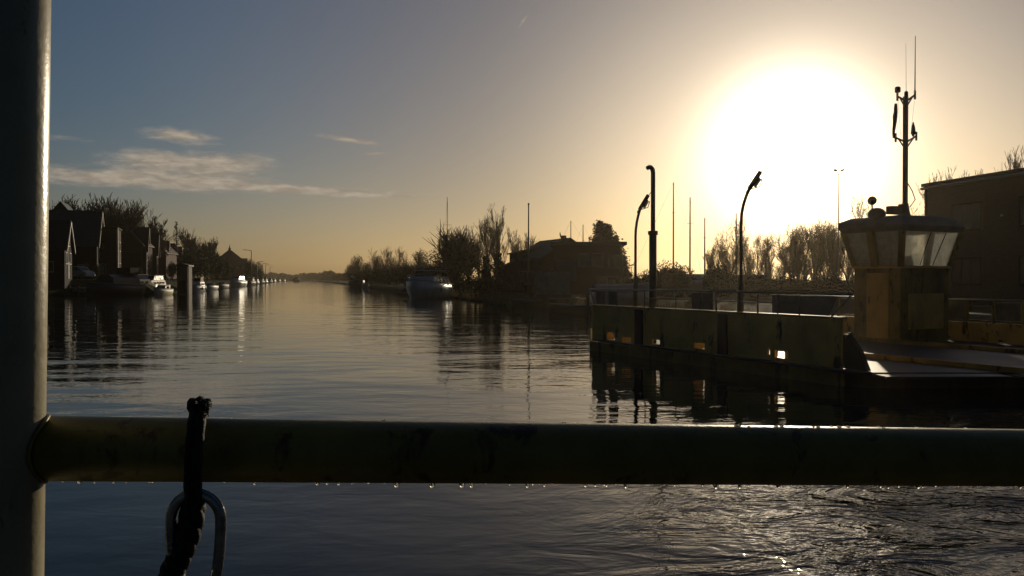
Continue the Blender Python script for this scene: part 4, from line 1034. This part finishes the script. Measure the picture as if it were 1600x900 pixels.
def street():
    for px, Y, rz, m, lb in ((124, 119, -22, M_carg, 'silver car parked nose towards the water on the left quay'), (88, 121, -35, M_carp, 'dark car parked beside the pale post at the left edge'), (174, 136, -30, M_carp, 'dark car glimpsed between the black barge and the brick house')):
        x = xat(px, Y); car(lb, (x, Y, 2.12), R(rz), m, hgt=1.2 if px == 124 else 1)
    # quay pier
    Y = 105.0; xa, xb = xat(66, Y), xat(141, Y)
    q = thing('quay', 'pale concrete quay edge under the parked cars at the left', 'quay', (xa, Y, 0), 0)
    MB().span((-3, 0, .42), (xb - xa, 3.4, .98)).build('coping', M_conc, q, bevel=.03); MB().span((-3, .25, -.6), (xb - xa - .2, 3.2, .41)).build('wall', M_hull, q)
    for k in range(6): x = k * (xb - xa) / 5.3; MB().tube([(x, -.02, -.5), (x, -.02, 1.25)], .10, 8).build('mooring_post', M_wood, q)
    # boathouse
    Y = 116.0; xa, xb = xat(277, Y), xat(293, Y); w = xb - xa; t = zat(413, Y)
    b = thing('boathouse', 'tall olive brown boathouse standing in the water with a pale corner post', 'boathouse', ((xa + xb) / 2, Y, 0), R(6))
    MB().span((-w / 2, 0, -.5), (w / 2, 2.2, t - .25)).build('wall', M_wood, b); MB().prism([(-w / 2 - .2, t - .3), (w / 2 + .2, t - .3), (w / 2 + .2, t - .1), (0, t + .12), (-w / 2 - .2, t - .1)], -.2, 2.4, 'y').build('roof', M_tarp, b)
    MB().span((-w * .32, -.05, .15), (w * .32, -.003, 1.9)).build('door', M_black, b); MB().tube([(w / 2 + .12, -.12, -.4), (w / 2 + .12, -.12, t - .4)], .06, 8).build('post', M_cream, b)
    # street lamps down the left bank
    lamp_post('first and tallest lamp post of the left bank, arm towards the houses', 393, 391, 240, 2.1, 1.9, -1, r=.13)
    for px, py, Y, n in ((402, 409, 300, 'second'), (410, 412, 360, 'third'), (415, 414, 420, 'fourth'), (422, 417, 520, 'farthest')):
        lamp_post(n + ' lamp post beyond the villa, getting smaller along the canal', px, py, Y, 2.1, 1.8, 1, 'street lamps along the left bank', r=.16)
    lamp_post('tall twin-headed lamp post in the glare behind the trees right of the sun', 1310, 271, 58, .8, .16, 0, r=.045)
    # flagpole
    Y = 66.0; f = thing('flagpole', 'tall bare flagpole standing on the bank before the gabled house', 'flagpole', (xat(826, Y), Y, .6)); t = zat(320, Y) - .6
    MB().tube([(0, 0, -.2), (0, 0, t * .5), (0, 0, t)], [.09, .075, .05], 8).build('pole', M_pole, f, True); MB().ball((0, 0, t + .05), .09, 8).build('finial', M_pole, f, True)
    # jetty and mooring posts on the near right bank
    for px, py, Y, L_, lb in ((893, 466, 58, 3.4, 'mossy plank jetty along the right bank left of the ferry'),):
        x = xat(px, Y); j = thing('jetty', lb, 'jetty', (x, Y, 0), R(-10)); z = zat(py, Y)
        for k in range(7): MB().span((-L_ / 2 + k * L_ / 7 + .01, -.5, z - .06), (-L_ / 2 + (k + 1) * L_ / 7 - .01, .5, z)).build('plank', M_conc, j)
        for k in range(3):
            MB().tube([(-L_ / 2 + .1 + k * (L_ - .2) / 2, -.56, -.6), (-L_ / 2 + .1 + k * (L_ - .2) / 2, -.56, z + .3)], .07, 7).build('post', M_wood, j)
    for i, (px, Y, h, lb) in enumerate(((742, 79, 1.1, 'mooring post in the water right of the motor cruiser'), (778, 73, .9, 'lone mooring post below the lean-to shed'), (718, 86, 1.3, 'mooring post beside the hull of the motor cruiser'), (936, 44, 1.2, 'dark mooring post against the far end of the ferry'))):
        p = thing('mooring_post', lb, 'post', (xat(px, Y) - (.6 if i == 3 else 0), Y, 0)); MB().tube([(0, 0, -.7), (.03, 0, h)], .10, 9).build('pile', M_wood, p, True); MB().lathe([(.11, 0), (.12, .03), (.02, .12)], (.03, 0, h), 9).build('cap', M_dark, p, True)
    # tarpaulin-covered boat on the bank beyond the clubhouse
    Y = 47.0; c = thing('covered_dinghy', 'dinghy under a grey tarpaulin on the bank right of the clubhouse', 'boat', (xat(972, Y), Y, .8), R(15))
    h, rows = hull_mb(3.4, 1.4, .5); h.build('hull', M_blue, c, True)
    n = len(rows); tp = MB()
    for r in rows: tp.v += [(r[0][0], r[0][1] * 1.05, r[0][2] - .05), (r[0][0], r[0][1] * .5, r[0][2] + .32), (r[0][0], 0, r[0][2] + .42), (r[6][0], r[6][1] * .5, r[6][2] + .32), (r[6][0], r[6][1] * 1.05, r[6][2] - .05)]
    for i in range(n - 1):
        for k in range(4): a = i * 5 + k; tp.f.append((a, a + 1, a + 6, a + 5))
    tp.build('tarpaulin', M_ban, c, True)
street()


# ================================================================== trees and shrubs
def vegetation():
    rng = random.Random(21)
    def put(proto, px, py, Y, zb, label, group=None, wide=1.0, h0=10.0, first=False, rz=None):
        s = (zat(py, Y) - zb) / h0; o = proto
        rz = rng.uniform(0, 6.28) if rz is None else rz
        if first: o.location = (xat(px, Y), Y, zb); o.rotation_euler = (0, 0, rz); o.scale = (s * wide, s * wide, s)
        else: o = dup(proto, (xat(px, Y), Y, zb), rz, (s * wide, s * wide, s))
        o['label'] = label
        if group: o['group'] = group
        return o
    # tall bare poplars/willows behind the left houses: broom-like crowns
    kw = dict(levels=4, kids=(26, 7, 4, 3), up=.9, spread=.46, trunk=.12, lens=(.56, .5, .5, .6), upright=.55, wob=.10, minr=.026)
    A = bare_tree('bare_poplar', 1, 10, **kw)[0]; A2 = bare_tree('bare_poplar', 2, 10, **kw)[0]
    g = 'bare poplars behind the left bank houses'
    sp = [(143, 301, 168, A, 'leftmost bare poplar, straight above the green roof'), (163, 303, 176, A2, 'second bare poplar, above the sunlit gable'), (180, 305, 170, A, 'third bare poplar, the roundest top of the row'),
          (197, 309, 178, A2, 'fourth bare poplar, above the dark flat-topped house'), (212, 313, 184, A, 'fifth bare poplar, above the large dark roof'), (225, 333, 190, A2, 'sixth bare poplar, leaning out at the right of the group'), (236, 352, 196, A, 'lowest bare poplar at the right end of the group')]
    fa = {id(A): True, id(A2): True}
    for px, py, Y, pr, lb in sp: put(pr, px, py, Y, 2, lb, g, 1.25, first=fa.pop(id(pr), False))
    put(A, 118, 318, 172, 2, 'thin bare poplar showing over the ridge of the green roof', g, 1.0); put(A2, 305, 354, 250, 2, 'bare tree between the larch and the villa', g, 1.2); put(A, 330, 374, 280, 2, 'low bare tree above the dark garden trees', g, 1.4)
    put(A2, 318, 368, 262, 2, 'rounded bare tree right of the larch', g, 1.3)
    # sparse larch
    la = conifer('larch', 5, 10, 4.6, M_twig, .3, 5, .12)
    put(la, 276, 343, 222, 2, 'sparse open larch standing alone above the brick houses', None, .8, first=True)
    # dark garden trees, left bank
    g = 'dark evergreens in the left bank gardens'
    b1 = bush('evergreen_tree', 31, 9, 9, 10, M_leaf, 5200, .22, 9, 'tree'); b2 = bush('evergreen_tree', 32, 9, 9, 10, M_leaf, 5200, .22, 8, 'tree')
    sp = [(309, 389, 190, b1, 'first dark evergreen right of the boathouse roof'), (324, 392, 198, b2, 'second dark evergreen, behind the low white launch'), (339, 397, 205, b1, 'third dark evergreen left of the villa'), (352, 404, 215, b2, 'small dark evergreen at the foot of the villa'),
          (300, 392, 186, b2, 'dark evergreen touching the brown house with the pale gutter'), (392, 404, 300, b1, 'dark evergreen under the first lamp post'), (400, 411, 320, b2, 'evergreen right of the first lamp post'), (406, 419, 345, b1, 'lower evergreen sloping down to the far boats'),
          (268, 408, 180, b1, 'dark shrubbery below the red brick house'), (218, 418, 150, b2, 'dark shrubbery below the large dark roofed house'), (152, 412, 124, b1, 'dark tree at the corner of the green roofed house'), (128, 428, 121, b2, 'low dark shrub behind the silver car')]
    fa = {id(b1): True, id(b2): True}
    for px, py, Y, pr, lb in sp: put(pr, px, py, Y, 2, lb, g, rng.uniform(.9, 1.25), first=fa.pop(id(pr), False))
    # far tree lines along both banks and across the end of the canal
    g = 'distant trees at the end of the canal'; lb = 'low distant tree in the dark line closing off the canal'
    fp = [bush('distant_tree', 40 + i, 8, 8, 10, M_shrub, 700, .7, 7, 'tree') for i in range(3)]; ff = [True] * 3
    spots = []
    for px in range(416, 470, 4):
        Y = 33.0 / ((800 - px) / F - .27) if (800 - px) / F > .29 else 1150; Y = min(Y, 1150); spots.append((px, 437 - rng.uniform(7, 13) * (1 - (px - 416) / 110), Y))
    for px in range(470, 548, 4): spots.append((px + rng.uniform(-1, 1), 437 - rng.uniform(5, 11) - (3 if px in (470, 486, 518) else 0), 1180 - (px - 470) * 9))
    for px in range(410, 520, 6): spots.append((px, 437 - rng.uniform(4, 9), 1200))
    for px, py, Y in spots:
        k = rng.randrange(3); zt = (437 - py) / F * Y + 2
        o = fp[k] if ff[k] else dup(fp[k], (0, 0, 0)); ff[k] = False
        s = (zt - 1) / 9.2; wd = s * rng.uniform(1.6, 2.8); o.location = (xat(px, Y), Y, .9); o.scale = (wd, wd, s); o.rotation_euler = (0, 0, rng.uniform(0, 6)); o['label'] = lb; o['group'] = g
    # right bank: dark bushes and half-bare trees from far to near
    g = 'dark trees of the far right bank'
    m1 = bush('bank_tree', 50, 8, 8, 10, M_shrub, 5200, .16, 8, 'tree'); m2 = bush('bank_tree', 51, 8, 8, 10, M_shrub, 5200, .16, 9, 'tree'); fa = {id(m1): True, id(m2): True}
    sp = [(549, 412, 300, m1, 1.0, 'outermost dark tree where the right bank meets the far tree line'), (560, 404, 262, m2, .95, 'dark tree behind the black cruiser'), (573, 408, 245, m1, .9, 'dark bush right of the black cruiser'), (588, 404, 225, m2, .8, 'dark tree under the tall thin birch'),
          (603, 411, 210, m1, 1.0, 'broad dark bush in the middle of the far right bank'), (619, 410, 195, m2, 1.0, 'broad dark bush below the group of thin birches'), (634, 408, 180, m1, .9, 'dark bush left of the round bare tree'), (655, 398, 160, m2, .8, 'dark tree below the round bare tree'), (672, 408, 145, m1, 1.2, 'dark bush behind the motor cruiser'),
          (690, 412, 130, m2, 1.1, 'dark bush at the foot of the crossed mast')]
    for px, py, Y, pr, wd, lb in sp: put(pr, px, py, Y, .6, lb, g, wd, 9.3, first=fa.pop(id(pr), False))
    tk = bush('thicket', 55, 9, 5, 3.2, M_shrub, 6000, .13, 12, 'shrub'); first = True
    for px, py, Y, lb in ((566, 424, 250, 'low thicket behind the black cruiser'), (580, 421, 228, 'low thicket under the tall thin birch'), (594, 420, 212, 'low thicket below the left birch of the group'), (607, 420, 198, 'low thicket below the middle of the birch group'), (621, 418, 182, 'low thicket below the right birches'), (638, 416, 166, 'low thicket left of the motor cruiser'), (657, 414, 148, 'low thicket right behind the motor cruiser'), (683, 416, 124, 'low thicket under the crossed mast')):
        o = tk if first else dup(tk, (0, 0, 0)); first = False; k = (zat(py, Y) - .6) / 3.0
        o.location = (xat(px, Y), Y, .6); o.rotation_euler = (0, 0, rng.uniform(-.3, .3)); o.scale = (k * 1.1, k, k); o['label'] = lb; o['group'] = 'low thickets on the far right bank'
    kw = dict(levels=3, kids=(14, 5, 4), up=.7, spread=.42, trunk=.15, lens=(.4, .5, .5), upright=.45, wob=.12, minr=.02)
    th = leafy('thin_birch', 61, 10, M_shrub, 3, .22, .09, .8, **kw); th2 = leafy('thin_birch', 62, 10, M_shrub, 3, .22, .09, .8, **kw)
    g = 'thin birches on the right bank'; fa = {id(th): True, id(th2): True}
    for px, py, Y, pr, lb in [(585, 387, 232, th, 'tallest thin birch left of the birch group'), (599, 384, 220, th2, 'left birch of the group on the far right bank'), (609, 389, 214, th, 'second birch of the group on the far right bank'), (620, 384, 208, th2, 'third birch of the group, level with the left one'), (630, 393, 200, th, 'right and lowest birch of the group'),
                              (653, 388, 170, th2, 'round half-bare tree left of the pollard willow')]:
        put(pr, px, py, Y, .6, lb, g, .9 if px != 653 else 1.3, first=fa.pop(id(pr), False))
    # large pollard willow behind the cruiser
    kw = dict(levels=2, kids=(120, 5), up=.5, spread=.75, trunk=.45, lens=(.62, .5), upright=.8, wob=.10, minr=.012, r0=.42)
    w_, _, _ = bare_tree('pollard_willow', 71, 10, **kw); put(w_, 712, 343, 98, .6, 'big pollard willow with a brush of bare shoots above the motor cruiser', None, 1.15, first=True)
    bb = bush('willow_thicket', 72, 8.2, 6, 5.6, M_shrub, 9000, .10, 9, 'shrub'); bb.location = (xat(714, 97), 97, .6); bb['label'] = 'dense dark thicket wrapped round the base of the pollard willow'
    w2 = dup(w_, (xat(733, 101), 101, .6), 2.0, (.78, .78, .72)); w2['label'] = 'smaller pollard willow right of the big one'
    # two tall slender bare trees, right of the willow
    kw = dict(levels=4, kids=(20, 6, 4, 3), up=.9, spread=.40, trunk=.14, lens=(.48, .5, .5, .5), upright=.6, wob=.12, minr=.014)
    s1 = bare_tree('bare_alder', 81, 10, **kw)[0]; s2 = bare_tree('bare_alder', 82, 10, **kw)[0]
    put(s1, 778, 318, 92, .7, 'tallest slender bare tree left of the flagpole', None, .9, first=True); put(s2, 760, 334, 95, .7, 'slender bare tree between the willow and the tallest one', None, .9, first=True)
    put(s1, 811, 356, 104, .7, 'small bare tree showing above the lean-to roof', None, 1.0); put(s2, 826, 362, 106, .7, 'small bare tree behind the flagpole', None, 1.0); put(s1, 749, 352, 99, .7, 'short bare tree at the edge of the thicket', None, .9)
    c1 = conifer('clipped_conifer', 91, 4.6, 2.6, M_leaf); c1.location = (xat(759, 80), 80, .6); s = (zat(399, 80) - .6) / 4.6; c1.scale = (s * 1.15,) * 2 + (s,); c1['label'] = 'small dark conifer, the left one below the bare trees'
    c2 = dup(c1, (xat(777, 79), 79, .6), 1.3, (s * 1.1, s * 1.1, (zat(392, 79) - .6) / 4.6)); c2['label'] = 'small dark conifer, the right one below the bare trees'
    bb = bush('bank_shrub', 92, 9, 3, 2.0, M_shrub, 5000, .09, 10, 'shrub'); bb.location = (xat(765, 75), 75, .5); bb['label'] = 'low dark shrubbery at the water below the bare trees'
    # multi-topped conifer by the clubhouse
    cf = conifer('conifer', 95, 8.4, 5.2, M_leaf); cf.location = (xat(937, 80), 80, .7); s = (zat(341, 80) - .7) / 8.4; cf.scale = (s * 1.3, s * 1.2, s); cf['label'] = 'big dark conifer, left and highest top beside the clubhouse'
    for px, py, Y, wd, lb in ((950, 348, 81, 1.0, 'middle top of the conifer group by the clubhouse'), (963, 364, 79, .95, 'shorter conifer at the right of the conifer group'), (948, 346, 79, 1.6, 'broad dense conifer in the heart of the conifer group'), (957, 372, 77, 1.6, 'low spreading conifer in front of the conifer group'), (975, 396, 76, .8, 'lowest conifer sloping down towards the exhaust pipe'), (926, 372, 82, .6, 'slim conifer at the left edge of the conifer group')):
        s2_ = (zat(py, Y) - .7) / 8.4; o = dup(cf, (xat(px, Y), Y, .7), rng.uniform(0, 6), (s2_ * wd, s2_ * wd, s2_)); o['label'] = lb
    # round hedges behind the ferry
    h1 = bush('round_hedge', 101, 6.6, 4, 3.0, M_shrub, 15000, .10, 14, 'hedge'); h1.location = (xat(1047, 62), 62, .75); s = (zat(412, 62) - .75) / 3.0; h1.scale = (.72, .8, s); h1['label'] = 'round dark hedge under the tallest yacht mast'
    for px, py, Y, wd, lb in ((1122, 415, 60, .95, 'wide dark hedge left of the curved floodlight pole'), (1000, 430, 60, .8, 'low hedge between the conifers and the exhaust pipe'), (1178, 428, 58, .8, 'low dark hedge right of the curved floodlight pole'), (1235, 432, 56, .9, 'low hedge straight under the sun'), (1290, 430, 55, .9, 'low hedge left of the wheelhouse'), (1345, 430, 54, .9, 'hedge hidden behind the wheelhouse foot')):
        o = dup(h1, (xat(px, Y), Y, .75), rng.uniform(0, 6), (.8 * wd, .8 * wd, (zat(py, Y) - .75) / 3.0)); o['label'] = lb
    # backlit row of half-leafed trees under the sun
    kw = dict(levels=4, kids=(22, 5, 4, 3), up=.6, spread=.50, trunk=.10, lens=(.27, .55, .5, .5), upright=.35, wob=.14, minr=.009, r0=.13)
    t1 = leafy('half_leafed_birch', 111, 10, M_gold, 3, .26, .065, .6, **kw); t2 = leafy('half_leafed_birch', 112, 10, M_gold, 3, .26, .065, .5, **kw)
    t3 = leafy('half_leafed_birch', 113, 10, M_gold, 2, .22, .06, .3, **kw); fa = {id(t1): True, id(t2): True, id(t3): True}
    g = 'backlit half-leafed trees under the sun'
    sp = [(1112, 372, 82, t3, 'leftmost thin tree of the backlit row, leaning over the hedge'), (1137, 342, 76, t3, 'sparse tree left of the curved floodlight pole'), (1149, 352, 80, t3, 'sparse tree right behind the curved floodlight pole'), (1172, 357, 72, t1, 'leafy tree just right of the curved floodlight pole'), (1186, 366, 76, t2, 'second leafy tree right of the floodlight pole'),
          (1205, 372, 70, t1, 'short tree left of the spot below the sun'), (1222, 374, 74, t2, 'tree standing straight below the sun'), (1243, 366, 70, t3, 'tree right of the spot below the sun'), (1233, 360, 68, t2, 'leafy tree a little right of the spot below the sun'), (1248, 352, 72, t1, 'leafy tree behind the one right of the sun spot'), (1197, 362, 78, t2, 'leafy tree in the back row left of the sun spot'), (1255, 348, 66, t1, 'tall leafy tree left of the twin-headed lamp'), (1273, 338, 68, t2, 'tallest leafy tree of the row, left of the twin-headed lamp'),
          (1290, 342, 64, t1, 'leafy tree touching the twin-headed lamp'), (1305, 346, 70, t2, 'leafy tree behind the twin-headed lamp'), (1322, 344, 62, t1, 'leafy tree between the twin-headed lamp and the wheelhouse'), (1338, 350, 66, t2, 'leafy tree behind the left wheelhouse window'), (1362, 300, 60, t3, 'thin tall tree rising left of the ferry mast'),
          (1392, 312, 62, t3, 'thin tree behind the roof gear of the wheelhouse'), (1430, 345, 58, t2, 'tree seen through the wheelhouse windows'), (1385, 352, 60, t1, 'leafy tree behind the middle wheelhouse window')]
    for px, py, Y, pr, lb in sp: put(pr, px, py + rng.uniform(-5, 5), Y, .75, lb, g, rng.uniform(.6, 1.25), first=fa.pop(id(pr), False))
    for k in range(16):
        px = (1108 + k * 22) if k < 7 else (1250 + (k - 7) * 11) + rng.uniform(-3, 3); Y = rng.uniform(84, 100); py = (372 if px < 1235 else 350) + rng.uniform(-10, 14)
        put((s1, s2, t3)[k % 3], px, py, Y, .75, 'slender bare tree in the hazy back row behind the half-leafed trees', 'bare back row under the sun', 1.15)
    # tree tops over the brick building
    g = 'bare tree tops over the brick building'
    for px, py, Y, pr, lb in [(1466, 266, 62, s2, 'leftmost bare top over the brick building'), (1487, 262, 66, s1, 'second bare top over the brick building'), (1523, 262, 66, s2, 'broad bare top in the middle of the brick building'), (1563, 258, 62, s1, 'bare top near the right end of the roof line'), (1592, 224, 58, s2, 'highest bare top at the right picture edge')]:
        put(pr, px, py, Y, .75, lb, g, .8)
    # reeds along the near right bank
    rd = MB(); path = [(-9.5, 104), (-6.8, 92), (-4.3, 80), (-1.2, 66), (4.0, 54), (7.6, 46), (9.6, 38)]
    for (x0, y0), (x1, y1) in zip(path, path[1:]):
        for _ in range(900):
            t = rng.random(); x = x0 + (x1 - x0) * t + rng.uniform(.1, 1.8); y = y0 + (y1 - y0) * t; h = rng.uniform(.35, 1.15); a = rng.uniform(-.25, .25); b = rng.uniform(-.2, .2)
            rd.add([(x - .015, y, 0), (x + .015, y, 0), (x + a * h, y + b * h, h)], [(0, 1, 2)])
    tag(rd.build('reeds', M_reed), kind='stuff')
    gr = MB()
    for _ in range(5000):
        Y = rng.uniform(104, 330); x = left_edge(Y) - rng.uniform(.4, 5.5); h = rng.uniform(.2, .7); z = 2.05 * min(1, (left_edge(Y) - x) / 5) - .1
        gr.add([(x - .04, Y, z), (x + .04, Y, z), (x + rng.uniform(-.2, .2), Y + rng.uniform(-.2, .2), z + h)], [(0, 1, 2)])
    tag(gr.build('long_grass', M_grass), kind='stuff')
vegetation()

# ================================================================== air
def haze():
    m = bpy.data.materials.new('haze'); m.use_nodes = True; nt = m.node_tree; nt.nodes.remove(nt.nodes['Principled BSDF'])
    v = nt.nodes.new('ShaderNodeVolumePrincipled'); v.inputs['Color'].default_value = (.95, .82, .62, 1); v.inputs['Density'].default_value = .00015; v.inputs['Anisotropy'].default_value = .78
    nt.links.new(v.outputs[0], nt.nodes['Material Output'].inputs['Volume'])
    o = MB().span((-1300, -300, -2), (1300, 1450, 32)).build('haze', m); tag(o, kind='stuff'); return o
haze()
